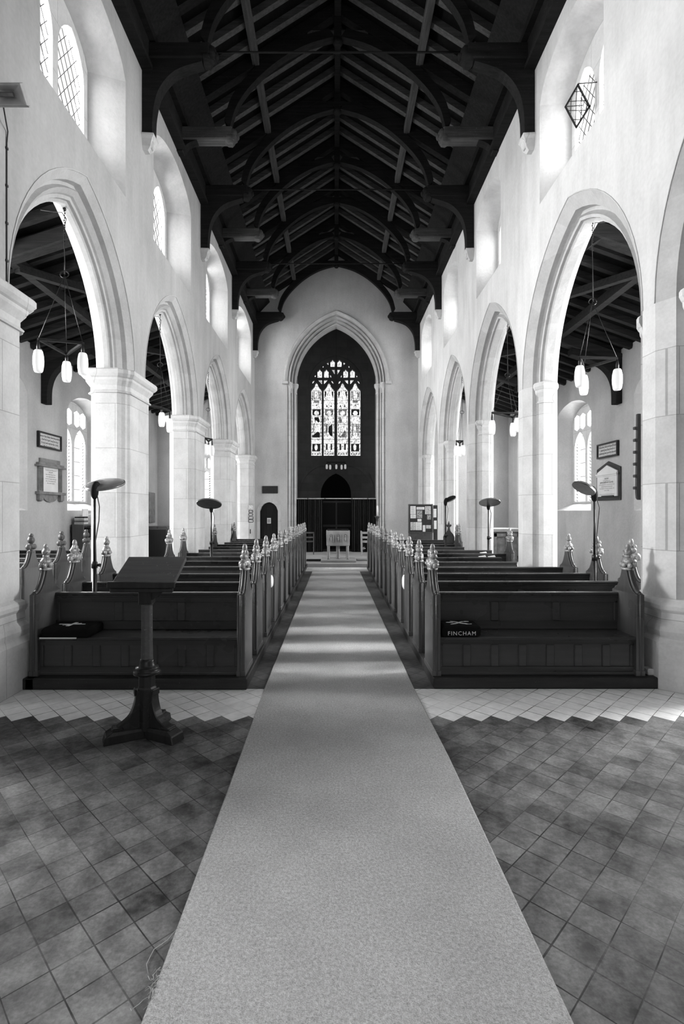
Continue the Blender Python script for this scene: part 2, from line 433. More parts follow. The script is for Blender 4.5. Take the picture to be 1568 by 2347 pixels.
an = 0
for S in 'LR':
    A = ARC[S]; fn = A['f']; P = A['P']; st = A['strip']; y_end = YW+.5
    # wall outline: scalloped lower edge over the arches, with clerestory openings
    low = [(-2.0, SPR)]
    for i in range(len(P)-1):
        a, b = P[i]+st, P[i+1]-st
        h = arc_head(a, b, SPR, A['h'])[::-1]
        low += h
    low += [(y_end, SPR), (y_end, ZT), (-2.0, ZT)]
    zs = SILL[S]; holes = []; gl = []
    for (a, b) in CLER[S]:
        holes.append([(a, zs), (b, zs)] + low_head(a, b, 7.55, 7.97))
        m_ = .22 if S == 'L' else .10
        gl.append([(a+.26, zs+.50), (b-m_, zs+.50)] + low_head(a+.26, b-m_, 7.5, 7.88))
    w = G(); w.slab([low]+holes, fn, 0, TW, sides=False, back=False)
    w.slab([low]+gl, fn, 0, TW, sides=False, front=False)
    for h, g2 in zip(holes, gl):
        w.loft([[fn(u, v, 0) for u, v in h], [fn(u, v, .42) for u, v in g2], [fn(u, v, TW) for u, v in g2]])
    o = w.build('wall_left' if S == 'L' else 'wall_right', 'plaster' if S == 'R' else 'plaster_left_shaded'); o['kind'] = 'structure'
    for (a, b), g2 in zip(CLER[S], gl):
        if a < 4: continue
        y0, y1 = g2[0][0], g2[1][0]
        tracery_window(fn, y0, y1, zs+.50, 7.5, 7.88, .42)
    for (a, b) in CLER[S]:
        c = (a+b)/2; sg = -1 if S == 'L' else 1
        X0 = XL if S == 'L' else XR
        add_light('sky_light', (X0+sg*(TW+.42), c, 7.25), (b-a)*.98, 1.7, (-sg, 0, -.42), CL_RAD*((.92 if S=='R' else 1.35) if a > 4 else (.3 if S=='R' else 1.0)))
    # arches, each its own moulded ring of stone
    full = A['prof'] + [(TW-d, o_) for d, o_ in reversed(A['prof'][:-1])]
    ordn = ['first', 'second', 'third', 'fourth', 'fifth']
    for i in range(len(P)-1):
        a, b = P[i]+st, P[i+1]-st
        g = G(); n = 14
        g.loft([[fn(u, v, d) for u, v in arc_head(a, b, SPR, A['h'], n, o_)] for d, o_ in full], closed=False)
        # a slim hood of cut stone flush with the plaster
        hd = arc_head(a, b, SPR, A['h'], n, 0); hd2 = arc_head(a, b, SPR, A['h'], n, -.012)
        g.loft([[fn(u, v, 0) for u, v in hd], [fn(u, v, -.008) for u, v in hd], [fn(u, v, -.008) for u, v in hd2], [fn(u, v, .0) for u, v in hd2]], closed=False)
        if i == 0 and S == 'L': g = None; continue
        side = 'left' if S == 'L' else 'right'
        where = {0: 'cut by the right frame edge', 1: 'nearest whole arch', 2: 'second whole arch', 3: 'third whole arch', 4: 'last arch before the west wall'}[i]
        o = g.build('stone_arch', 'stone_arch'); tag(o, f'moulded pointed stone arch of the {side} arcade, {where}', 'arch', f'{side} arcade arches')
# ---- piers
def pier(S, i):
    A = ARC[S]; fn = A['f']; c = A['P'][i]; side = 'left' if S == 'L' else 'right'
    resp = i == 5
    nm = {1: 'nearest the camera, cut by the frame edge', 2: 'second from the camera', 3: 'third from the camera', 4: 'fourth from the camera', 5: 'half pier against the west wall'}[i]
    X0 = XL if S == 'L' else XR; sg = -1 if S == 'L' else 1
    t = thing('stone_pier', f'pale limestone pier of the {side} arcade, {nm}', 'pier', (X0+sg*TW/2, c, 0), f'{side} arcade piers')
    if S == 'L': half = [(0,.36),(.03,.385),(.045,.42),(.085,.45),(.125,.50)]
    else: half = [(0,.10),(.095,.25),(.19,.26),(.19,.30),(.125,.335),(.155,.345),(.20,.42)]
    half = half + [(TW-d, w_) for d, w_ in reversed(half)]
    def loop(off, z, hf=half):
        L = []
        for d, w_ in hf: L.append(((d-TW/2)*(1+2*off/TW)+TW/2, w_+off))
        pts = [(c+w_, d) for d, w_ in L] + [(c-w_, d) for d, w_ in reversed(L)]
        if resp: pts = [(min(y, YW+.02), d) for y, d in pts]
        return [fn(y, z, d) for y, d in pts]
    g = G(); g.loft([loop(0, .40), loop(0, SPR)], True, True); g.build('shaft', 'stone', t)
    if S == 'L': bprof = [(.17,0),(.17,.42),(.13,.46),(.10,.47),(.115,.52),(.10,.56),(.055,.60),(.045,.68),(.08,.71),(.085,.745),(.06,.775),(.0,.80)]
    else: bprof = [(.15,0),(.15,.42),(.12,.46),(.09,.47),(.105,.52),(.09,.56),(.05,.60),(.04,.68),(.07,.71),(.075,.745),(.05,.775),(.0,.80)]
    # the base keeps a simple block outline
    bh = [(0,.36),(.13,.46),(.42,.46),(.55,.36)] if S == 'L' else [(0,.20),(.2,.42),(.35,.42),(.55,.20)]
    g = G(); g.loft([loop(o_*.6, z*(1 if i < 2 else .7), bh) for o_, z in bprof], True, True); g.build('base', 'stone', t)
    if S == 'L':
        cp = [(.004,-.30),(.025,-.30),(.03,-.285),(.006,-.26),(.006,-.20),(.05,-.13),(.055,-.10),(.075,-.085),(.10,-.05),(.10,.0),(.085,.02),(.0,.03)]
        g = G(); g.loft([loop(o_, SPR+z) for o_, z in cp], True, True); g.build('capital', 'stone', t)
    else:
        for s_ in (-1, 1):
            if resp and s_ == 1: continue
            g = G()
            def lp(off, z):
                q = [(.155-off,.30),(.155-off,.345),(.20-off*.4,.42+off),(.35+off*.4,.42+off),(.395+off,.345),(.395+off,.30)]
                return [fn(c+s_*w_, z, d) for d, w_ in q]
            cp = [(.004,-.30),(.018,-.30),(.022,-.285),(.005,-.26),(.005,-.21),(.035,-.14),(.04,-.10),(.05,-.09),(.07,-.05),(.07,-.01),(.055,.015),(.0,.02)]
            g.loft([lp(o_, SPR+.02+z) for o_, z in cp], True, True); g.build('capital', 'stone', t)
    return t
for S in 'LR':
    for i in (1, 2, 3, 4, 5): pier(S, i)

# ---- outer aisle walls with windows
AW = [(4.9,6.9),(8.55,10.62),(12.2,14.25),(15.7,17.3)]  # last opening, hidden by a pier, is added to light the west end
for S in 'LR':
    X0 = XLO if S == 'L' else XRO; sg = -1 if S == 'L' else 1; fn = mk(sg, X0)
    aw = AW if S == 'L' else [(5.2,7.2),(8.65,10.67),(12.46,14.5),(15.9,17.5)]  # right side also gets an added last opening for light
    out = [(-2, -.1), (YW+.5, -.1), (YW+.5, 5.35), (-2, 5.35)]; holes = []; gl = []
    for a, b in aw:
        holes.append([(a, 1.62), (b, 1.62)] + low_head(a, b, 4.05, 4.5))
        gl.append([(a+.10, 1.82), (b-.45, 1.82)] + low_head(a+.10, b-.45, 4.0, 4.4))
    w = G(); w.slab([out]+holes, fn, 0, .5, sides=False, back=False)
    w.slab([out]+gl, fn, 0, .5, sides=False, front=False)
    for h, g2 in zip(holes, gl):
        w.loft([[fn(u, v, 0) for u, v in h], [fn(u, v, .32) for u, v in g2], [fn(u, v, .5) for u, v in g2]])
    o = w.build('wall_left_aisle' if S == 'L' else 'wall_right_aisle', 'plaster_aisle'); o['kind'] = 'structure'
    for (a, b), g2 in zip(aw, gl):
        if a > 7 and a < 15: tracery_window(fn, g2[0][0], g2[1][0], 1.82, 4.0, 4.4, .30, 2, 'border' if S == 'L' else 'bars', fr=.66)
        add_light('sky_light', (X0+sg*.86, (a+b)/2-.1, 3.1), (b-a)*.8, 2.3, (-sg, 0, -.30), AI_RAD*(2.4 if a < 8 else 1.25))
    # aisle west wall
    xa, xb = (X0, XL-.3) if S == 'L' else (XR+.3, X0)
    f2 = lambda x, z, d: (x, YW+d, z)
    ol = [(xa-.3, -.1), (xb+.3, -.1), (xb+.3, 6.3), (xa-.3, 6.3)]
    hs = []; 
    if S == 'L': hs = [[(-5.35, 1.7), (-4.45, 1.7)] + arc_head(-5.35, -4.45, 3.2, .6)]
    g = G().slab([ol]+hs, f2, 0, .5)
    o = g.build('wall_west_left_aisle' if S == 'L' else 'wall_west_right_aisle', 'plaster_aisle'); o['kind'] = 'structure'
    if S == 'L': tracery_window(f2, -5.35, -4.45, 1.7, 3.3, 3.8, .2, 2, 'bars')

# ---- west wall of the nave with the tower arch and the little door
CX = .05
f2 = lambda x, z, d: (x, YW+d, z)
tprof = [(0,0),(.07,.02),(.07,.05),(.02,.065),(.02,.09),(.15,.10),(.18,.14),(.12,.155),(.12,.18),(.28,.19),(.30,.23),(.24,.245),(.24,.27),(.5,.30)]
HA, TS, TH = 1.78, 6.25, 2.46
arch = [(CX-HA, -.1), (CX+HA, -.1)] + arc_head(CX-HA, CX+HA, TS, TH)
dx0, dx1 = -2.70, -2.06
door = [(dx0, -.05), (dx1, -.05)] + low_head(dx0, dx1, 1.62, 1.93, 6)
def union_outline():
    return [(XL-.4, -.1), (dx0, -.1)] + [(dx0, 1.62)] + low_head(dx0, dx1, 1.62, 1.93, 6)[::-1] + [(dx1, -.1), (CX-HA, -.1), (CX-HA, TS)] + arc_head(CX-HA, CX+HA, TS, TH, 14)[::-1] + [(CX+HA, -.1), (XR+.4, -.1), (XR+.4, 9.0), (CX, 10.95), (XL-.4, 9.0)]
g = G().slab([union_outline()], f2, 0, .5)
o = g.build('wall_west', 'plaster_west'); o['kind'] = 'structure'
ta = thing('tower_arch', 'tall moulded pointed stone arch opening into the dark tower', 'arch', (CX, YW, 0))
g = G()
def tpath(o_): return [(CX+HA-o_, TS)] + arc_head(CX-HA, CX+HA, TS, TH, 16, o_)[1:-1] + [(CX-HA+o_, TS)]
g.loft([[f2(u, v, d-.01) for u, v in tpath(o_)] for d, o_ in tprof+[(.62, .30)]], closed=False)
g.build('arch_moulding', 'stone_arch', ta)
hd, hd2 = tpath(-.0), tpath(-.13); hd3 = tpath(-.06)
g = G(); g.loft([[f2(u, v, 0) for u, v in hd], [f2(u, v, -.05) for u, v in hd3], [f2(u, v, -.06) for u, v in tpath(-.10)], [f2(u, v, 0) for u, v in hd2]], closed=False)
for s_ in (-1, 1): g.box(CX+s_*(HA+.08)-.09, CX+s_*(HA+.08)+.12*1, YW-.07, YW, TS-.06, TS+.03)
g.build('hood_moulding', 'stone_arch', ta)
for s_ in (-1, 1):
    g = G(); jp = [(d, o_) for d, o_ in tprof]+[(.62, .30)]
    lo = [(CX+s_*(HA-o_), YW+d-.01, .9) for d, o_ in jp]; hi = [(x, y, TS) for x, y, z in lo]
    g.loft([lo, hi], closed=False); g.build('jamb', 'stone', ta)
    for (dd, oo, rr) in ((.11, .13, .075), (.36, .30, .09)):
        x = CX+s_*(HA-oo+.05); y = YW+dd
        g = G(); g.lathe([(rr*.7, 1.0), (rr*.7, TS-.02)], (x, y, 0), 12); g.build('jamb_shaft', 'stone', ta)
        g = G(); g.lathe([(rr*.75, TS-.36), (rr*1.0, TS-.34), (rr*.8, TS-.3), (rr*.9, TS-.2), (rr*1.5, TS-.1), (rr*1.6, TS-.02), (rr*1.5, TS+.02)], (x, y, 0), 12); g.build('jamb_capital', 'stone', ta)
        g = G(); g.lathe([(rr*1.9, 0), (rr*1.9, .7), (rr*1.5, .78), (rr*1.7, .86), (rr*1.2, .93), (rr*1.3, 1.0), (rr*.8, 1.06)], (x, y, 0), 8, smooth=False); g.build('jamb_base', 'stone', ta)
# tower interior
g = G(); YT = 23.0
for s_ in (-1, 1):
    x = CX+s_*2.3; g.box(min(x, x+s_*.3), max(x, x+s_*.3), YW+.5, YT, -.1, 11.5)
g.box(CX-2.6, CX-1.45, YW+.5, YW+.62, -.1, 11.5); g.box(CX+1.45, CX+2.6, YW+.5, YW+.62, -.1, 11.5)
g.box(CX-2.6, CX+2.6, YW+.5, YT+.6, 10.0, 10.3)
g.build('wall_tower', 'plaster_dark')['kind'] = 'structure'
KW = 23.0/1170/7.823
def cw(cx, cy): return ((690+cx/7.823-768)*23.0/1170, 1.6+(1172-800-cy/7.823)*23.0/1170)
def cwl(pts): return [cw(*p) for p in pts]
f3 = lambda x, z, d: (x, YT+d, z)
x0, zb = cw(135, 1935); x1, _ = cw(1110, 1935); zsp = cw(0, 640)[1]; zap = cw(0, 120)[1]
wout = [(x0, zb), (x1, zb)] + arc_head(x0, x1, zsp, zap-zsp, 12)
g = G().slab([[(CX-2.6, -.1), (CX+2.6, -.1), (CX+2.6, 11.5), (CX-2.6, 11.5)], wout], f3, 0, .6)
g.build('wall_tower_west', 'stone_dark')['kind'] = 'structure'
# big stained window
wn[0] += 1; W = struct(f'window_{wn[0]}')
inner = [(x0+.0, zb), (x1, zb)] + arc_head(x0, x1, zsp, zap-zsp, 12)
holes = []; Ls = [(180,370),(405,597),(650,845),(883,1070)]
for a, b in Ls:
    m_ = (a+b)/2
    holes.append(cwl([(a,1907),(b,1907),(b,722),(b-28,700),(m_+32,650),(m_+22,612),(m_,590),(m_-22,612),(m_-32,650),(a+28,700),(a,722)]))
for a, b, zt, zb_ in ((292,375,375,500),(413,495,375,500),(760,845,375,500),(883,968,375,500),(527,607,200,305),(652,730,200,305)):
    m_ = (a+b)/2
    holes.append(cwl([(a,zb_),(b,zb_),(b,zt+8),(b-14,zt),(m_+12,zt-12),(m_,zt-36),(m_-12,zt-12),(a+14,zt),(a,zt+8)]))
for cx, cy in ((395,298),(862,298)): holes.append(cwl([(cx+(26 if k%2 == 0 else 12)*math.cos(k*math.pi/4), cy+(26 if k%2 == 0 else 12)*math.sin(k*math.pi/4)) for k in range(8)]))
for pts in (((545,345),(605,345),(605,440),(585,415)), ((712,345),(652,345),(652,440),(672,415)),
            ((300,535),(375,535),(375,618),(345,590)), ((486,535),(411,535),(411,618),(441,590)),
            ((770,535),(845,535),(845,618),(815,590)), ((960,535),(885,535),(885,618),(915,590)),
            ((195,610),(205,560),(235,540),(240,560),(215,600)), ((590,612),(570,560),(545,545),(545,570),(570,605)),
            ((668,612),(680,560),(712,545),(712,570),(690,605)), ((1062,612),(1045,560),(1015,545),(1015,570),(1040,605)),
            ((240,485),(240,455),(262,438),(262,485)), ((522,440),(545,460),(545,500),(522,490)), ((733,440),(712,460),(712,500),(733,490)), ((992,440),(1014,460),(1014,485),(996,490)),
            ((455,235),(492,212),(492,270),(475,262)), ((805,235),(765,212),(765,272),(782,262))):
    holes.append(cwl(pts))
g = G().slab([inner]+holes, f3, .12, .30); g.build('stone_tracery', 'stone_dark', W)
g = G(); g.add([f3(x0, zb, .22), f3(x1, zb, .22), f3(x1, zap, .22), f3(x0, zap, .22)], [(0,1,2,3)]); g.build('pane', 'sg_light', W)
dk, md, ld_ = G(), G(), G()
circ = lambda cx, cy, r, n=14: [(cx+r*math.cos(2*math.pi*k/n), cy+r*math.sin(2*math.pi*k/n)) for k in range(n)]
def pz(gg, pts, *hl): gg.slab([cwl(pts)]+[cwl(h) for h in hl], f3, .21, .21, sides=False, back=False)
def rct(a, b, c, d): return [(a,c),(b,c),(b,d),(a,d)]
for li, (a, b) in enumerate(Ls):
    m_ = (a+b)/2; mir = (lambda x: x) if li < 2 else (lambda x: x)
    T_ = lambda pts, f=1: [(m_+f*(px-272), py) for px, py in pts]
    fl = 1 if li in (0, 2) else -1
    pz(dk if li in (0, 3) else md, rct(m_-72, m_+72, 1065, 1170), circ(m_, 1133, 44))
    for q in (-84, 74):
        for r0 in range(1200, 1580, 64): pz(dk if (r0//64+li) % 2 else md, rct(m_+q, m_+q+11, r0, r0+50))
    if li == 0:
        pz(dk, T_([(235,1205),(310,1205),(335,1290),(300,1300),(262,1262),(245,1300)])); pz(dk, T_([(200,1575),(200,1540),(290,1468),(320,1480),(336,1500),(336,1575)])); pz(md, T_([(215,1330),(238,1310),(228,1460),(205,1500)]))
    elif li == 1:
        pz(md, rct(m_-26, m_-4, 1228, 1268)); pz(md, [(m_-60,1330),(m_-22,1325),(m_-30,1470),(m_-60,1560)]); pz(dk, [(m_-6,1380),(m_+60,1325),(m_+66,1560),(m_+20,1540),(m_-14,1470)])
    elif li == 2:
        pz(md, [(m_-66,1205),(m_-30,1200),(m_-10,1262),(m_-16,1310),(m_-64,1320)]); pz(md, [(m_-64,1575),(m_-20,1530),(m_+36,1450),(m_+64,1470),(m_+64,1575)]); pz(dk, [(m_-60,1500),(m_-52,1480),(m_-46,1560),(m_-60,1560)])
    else:
        pz(md, [(m_-56,1300),(m_-30,1330),(m_-40,1540),(m_-62,1560)]); pz(dk, [(m_+14,1340),(m_+28,1320),(m_+34,1460),(m_+22,1500)]); pz(md, [(m_+44,1330),(m_+62,1330),(m_+62,1560),(m_+40,1560)])
    # folds
    for q in range(5):
        xx = m_-50+q*22+rnd.random()*8; ld_.bar(f3(*cw(xx, 1320+rnd.random()*60), .205), f3(*cw(xx+rnd.uniform(-14, 14), 1540), .205), .006, .006)
    # canopies above
    if li in (0, 3):
        for q in (-78, -52, 40, 66): pz(dk, rct(m_+q, m_+q+13, 742, 880 if abs(q) < 60 else 900))
        pz(md, rct(m_-48, m_+48, 900, 948)); pz(dk, [(m_-20,1000),(m_,975),(m_+20,1000)])
        for q in (-36,-16,4,24): pz(dk, rct(m_+q, m_+q+8, 850, 890))
    else:
        for sx in (-1, 1):
            pz(dk, [(m_+sx*78,742),(m_+sx*48,742),(m_+sx*52,800),(m_+sx*70,850),(m_+sx*78,870)])
            pz(dk, [(m_+sx*56,1020),(m_+sx*38,980),(m_+sx*20,1020)])
    # lower panels
    if li in (0, 3): pz(dk, rct(m_-76, m_+70, 1692, 1826), [(m_+28*math.cos(t*.5236)+fl*.0-8, 1752+58*math.sin(t*.5236)) for t in range(12)])
    else:
        for q in (-56, 28): pz(dk, rct(m_+q, m_+q+30, 1690, 1800))
    for q in range(4): pz(dk, rct(m_-86+q*46, m_-54+q*46, 1862, 1878))
    for yy in (730, 905, 1060, 1190, 1335, 1480, 1600, 1612, 1690, 1840):
        ld_.bar(f3(*cw(a, yy), .20), f3(*cw(b, yy), .20), .012, .012)
    for xx in (a+20, b-20): ld_.bar(f3(*cw(xx, 735), .20), f3(*cw(xx, 1840), .20), .007, .007)
    for q in range(7):
        xa = m_+rnd.uniform(-60, 60); ya = rnd.choice((760, 830, 960, 1625)); ld_.bar(f3(*cw(xa, ya), .205), f3(*cw(xa+rnd.uniform(-20, 20), ya+60), .205), .006, .006)
dk.build('dark_glass_piece', 'sg_dark', W)['label'] = 'dark coloured glass of the saints and canopies'
md.build('grey_glass_piece', 'sg_mid', W); ld_.build('lead_cames', 'lead', W)
# relieving arch and doorway on the tower's west wall
ra = thing('tower_relieving_arch', 'broad shallow stone arch above the dark west doorway in the tower', 'arch', (CX, YT, 0))
g = G(); ex0, ex1 = -1.55, 1.65
lo_, hi_ = arc_head(ex0, ex1, 2.45, 1.15, 12), arc_head(ex0-.12, ex1+.12, 2.45, 1.24, 12)
g.loft([[f3(u, v, 0) for u, v in lo_], [f3(u, v, -.08) for u, v in lo_], [f3(u, v, -.08) for u, v in hi_], [f3(u, v, 0) for u, v in hi_]], closed=False)
g.build('arch_ring', 'stone_dark', ra)
D = struct('door_3')
g = G(); g.slab([[(-.64, .1), (.72, .1)] + arc_head(-.64, .72, 2.35, .95, 8)], f3, -.03, 0); g.build('door_leaf', 'black_matt', D)
g = G(); a_, b_ = arc_head(-.64, .72, 2.35, .95, 8), arc_head(-.82, .90, 2.35, 1.12, 8)
g.loft([[f3(u, v, 0) for u, v in a_], [f3(u, v, -.07) for u, v in a_], [f3(u, v, -.07) for u, v in b_], [f3(u, v, 0) for u, v in b_]], closed=False); g.build('door_surround', 'stone_dark', D)
# side door with its stone surround
D = struct('door_1'); f4 = lambda x, z, d: (x, YW+d, z)
g = G().slab([[(dx0+.0, .1), (dx1, .1)] + low_head(dx0, dx1, 1.62, 1.93, 6)], f4, .14, .2)
for k in range(1, 6):
    x = dx0+(dx1-dx0)*k/6; g.box(x-.006, x+.006, YW+.13, YW+.15, .1, 1.62)
g.build('door_leaf', 'door_oak', D)
g = G(); g.lathe([(.03, 0), (.03, .012)], (0, 0, 0), 10, Matrix.Translation((dx1-.07, YW+.13, 1.0)) @ Matrix.Rotation(R(90), 4, 'X')); g.build('door_handle', 'black', D)
g = G(); i_ = [(dx1, .1), (dx1, 1.62)] + low_head(dx0, dx1, 1.62, 1.93, 6) + [(dx0, 1.62), (dx0, .1)]
o_ = [(dx1+.12, .1), (dx1+.12, 1.66)] + low_head(dx0-.12, dx1+.12, 1.66, 2.08, 6) + [(dx0-.12, 1.66), (dx0-.12, .1)]
g.loft([[f4(u, v, .14) for u, v in i_], [f4(u, v, -.0) for u, v in i_], [f4(u, v, -.012) for u, v in i_], [f4(u, v, -.012) for u, v in o_], [f4(u, v, 0) for u, v in o_]], closed=False)
g.build('door_surround', 'stone', D)

# ---- nave roof
CXR = .05; EZ, PZ, HW = 8.95, 10.85, 2.98    # eaves and ridge underside, half span
def rz(x): return PZ-(PZ-EZ)*abs(x)/HW
for nm, s_ in (('ceiling_left', -1), ('ceiling_right', 1)):
    g = G(); a = (CXR+s_*(HW+.7), rz(HW+.7)+.13); b = (CXR, PZ+.13)
    g.add([(a[0], -2, a[1]), (b[0], -2, b[1]), (b[0], YW+.6, b[1]), (a[0], YW+.6, a[1])], [(0,1,2,3)])
    g.add([(a[0], -2, a[1]+.15), (b[0], -2, b[1]+.15), (b[0], YW+.6, b[1]+.15), (a[0], YW+.6, a[1]+.15)], [(0,1,2,3)])
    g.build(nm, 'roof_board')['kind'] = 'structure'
for k, (s_, X0) in enumerate(((-1, XL), (1, XR))):
    g = G()
    g.box(min(X0, X0-s_*.11), max(X0, X0-s_*.11), -2, YW, 8.28, 8.66)
    g.box(min(X0, X0-s_*.2), max(X0, X0-s_*.2), -2, YW, 8.66, 8.80); g.box(min(X0, X0-s_*.16), max(X0, X0-s_*.16), -2, YW, 8.22, 8.29)
    # the coving boards between wall plate and rafters
    g.loft([[(X0-s_*.2, y, 8.78), (X0-s_*.55, y, 9.14), (X0-s_*.5, y, 9.2), (X0-s_*.0, y, 8.84)] for y in (-2, YW)], True, True)
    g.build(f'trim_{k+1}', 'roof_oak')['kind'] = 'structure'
ys = []
y = 5.3
TR = [(6.1, 0), (7.75, 1), (9.42, 0), (11.1, 1), (12.77, 0), (14.45, 1), (16.2, 0), (18.1, 1)]
while y < 18.3:
    if min(abs(y-t) for t, _ in TR) > .17: ys.append(y)
    y += .418
for y in ys:
    for s_, sd in ((-1, 'left'), (1, 'right')):
        g = G(); g.bar((CXR+s_*(HW-.1), y, rz(HW-.1)+.06), (CXR+s_*.02, y, PZ+.06), .105, .13, up=(0, 0, 1))
        o = g.build('rafter', 'rafter_oak'); tag(o, f'dark oak common rafter on the {sd} slope of the nave roof', 'rafter', f'{sd} nave rafters')
for s_, sd in ((-1, 'left'), (1, 'right')):
    g = G(); x = 1.5
    g.bar((CXR+s_*x, 4, rz(x)-.05), (CXR+s_*x, YW, rz(x)-.05), .13, .15)
    tag(g.build('purlin', 'purlin_oak', None, .01), f'long oak purlin running down the {sd} slope of the nave roof', 'purlin', 'nave purlins')
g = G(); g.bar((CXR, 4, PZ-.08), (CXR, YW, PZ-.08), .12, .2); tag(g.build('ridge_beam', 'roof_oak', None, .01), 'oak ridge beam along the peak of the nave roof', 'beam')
def smooth_curve(P, n=6):
    out = []
    for i in range(len(P)-1):
        p0 = P[max(i-1, 0)]; p1 = P[i]; p2 = P[i+1]; p3 = P[min(i+2, len(P)-1)]
        for k in range(n):
            t = k/n
            out.append(tuple(.5*((2*p1[j])+(-p0[j]+p2[j])*t+(2*p0[j]-5*p1[j]+4*p2[j]-p3[j])*t*t+(-p0[j]+3*p1[j]-3*p2[j]+p3[j])*t**3) for j in range(2)))
    out.append(P[-1]); return out
def truss(Y, main, label):
    t = thing('roof_truss', label, 'roof truss', (CXR, Y, 8.6), 'nave roof trusses')
    for s_ in (-1, 1):
        X0 = XL if s_ == -1 else XR
        fx = lambda x, z, d: (CXR+s_*x, Y+d, z)
        inn = smooth_curve([(1.98,8.62),(1.86,9.02),(1.58,9.42),(1.12,9.84),(.6,10.14),(.06,10.30)], 5)
        outc = [(min(u+.10, 2.9), v+.15) for u, v in inn]
        outc = [(u, min(v, rz(u)+.02)) for u, v in outc]
        G().slab([inn+outc[::-1]], fx, -.07, .07).build('arch_brace', 'roof_oak', t, .012)
        g = G(); g.bar((CXR+s_*2.9, Y, rz(2.9)+.0), (CXR, Y, PZ+.0), .15, .2); g.build('principal_rafter', 'roof_oak', t)
        xe = abs(X0-CXR)
        g = G(); g.box(min(CXR+s_*1.93, X0), max(CXR+s_*1.93, X0), Y-.11, Y+.11, 8.40, 8.64)
        hb = g.build('hammer_beam', 'roof_oak' if main else 'rafter_oak', t, .02)
        g = G(); rg = random.Random(3)
        for c, r in (((1.93, 8.52), (.09, .12, .13)), ((1.98, 8.44), (.11, .13, .09)), ((2.02, 8.60), (.12, .10, .07)), ((1.86, 8.50), (.05, .06, .06))):
            g.blob((CXR+s_*c[0], Y, c[1]), r, 9, 6, .25, rg)
        g.build('carved_end', 'roof_oak' if main else 'rafter_oak', hb)
        if main:
            cv = smooth_curve([(xe-.155,7.27),(xe-.17,7.62),(xe-.26,7.95),(xe-.5,8.22),(2.05,8.36)], 5)
            G().slab([[(xe, 7.27)]+cv+[(2.05, 8.45), (xe, 8.45)]], fx, -.09, .09).build('wall_post', 'roof_oak', t, .01)
        else:
            cv = smooth_curve([(xe-.1,8.2),(xe-.2,8.33),(xe-.4,8.41)], 4)
            G().slab([[(xe, 8.2)]+cv+[(xe, 8.42)]], fx, -.08, .08).build('bracket', 'roof_oak', t)
    if main:
        g = G(); g.tube([(CXR-2.1, Y+.1, 8.66), (CXR+2.1, Y+.1, 8.66)], .016, 6); g.build('tie_rod', 'black_matt', t) if Y < 18 else None
    g = G(); zc = 10.32 if not main else 10.36
    g.box(CXR-.56, CXR+.56, Y-.06, Y+.06, zc, zc+.11); g.build('collar', 'purlin_oak' if not main else 'roof_oak', t, .01)
    g = G(); g.box(CXR-.07, CXR+.07, Y-.07, Y+.07, zc-.08, PZ); g.blob((CXR, Y, zc-.06), (.1, .1, .08), 8, 5); g.build('king_post', 'roof_oak', t)
    if main:
        for s_, nm in ((-1, 'left'), (1, 'right')):
            X0 = XL if s_ == -1 else XR
            g = G(); rg = random.Random(int(Y*10)+s_)
            loops = []
            for z, w_ in ((7.05, .05), (7.10, .08), (7.2, .10), (7.24, .12), (7.27, .12)):
                loops.append([(X0+.0, Y-w_, z), (X0-s_*w_*1.5, Y-w_*.9, z), (X0-s_*w_*1.5, Y+w_*.9, z), (X0, Y+w_, z)])
            g.loft(loops, True, True); g.blob((X0-s_*.1, Y, 7.16), (.07, .08, .08), 8, 6, .35, rg)
            od = {7.75: 'first', 11.1: 'second', 14.45: 'third', 18.1: 'last'}[Y]
            tag(g.build('stone_corbel', 'stone'), f'small carved stone corbel on the {nm} nave wall under the {od} wall post', 'corbel', 'roof corbels')
names = ['short bracketed oak truss with arched braces, nearest the camera above the frame', 'oak hammer beam truss with wall posts, first one seen across the nave', 'short bracketed oak truss between the first and second wall posts',
  'oak hammer beam truss with wall posts, second across the nave', 'short bracketed oak truss between the second and third wall posts', 'oak hammer beam truss with wall posts, third across the nave',
  'short bracketed oak truss between the third and last wall posts', 'oak hammer beam truss framing the west wall above the tower arch']
for (Y, m_), nm in zip(TR, names): truss(Y, m_, nm)

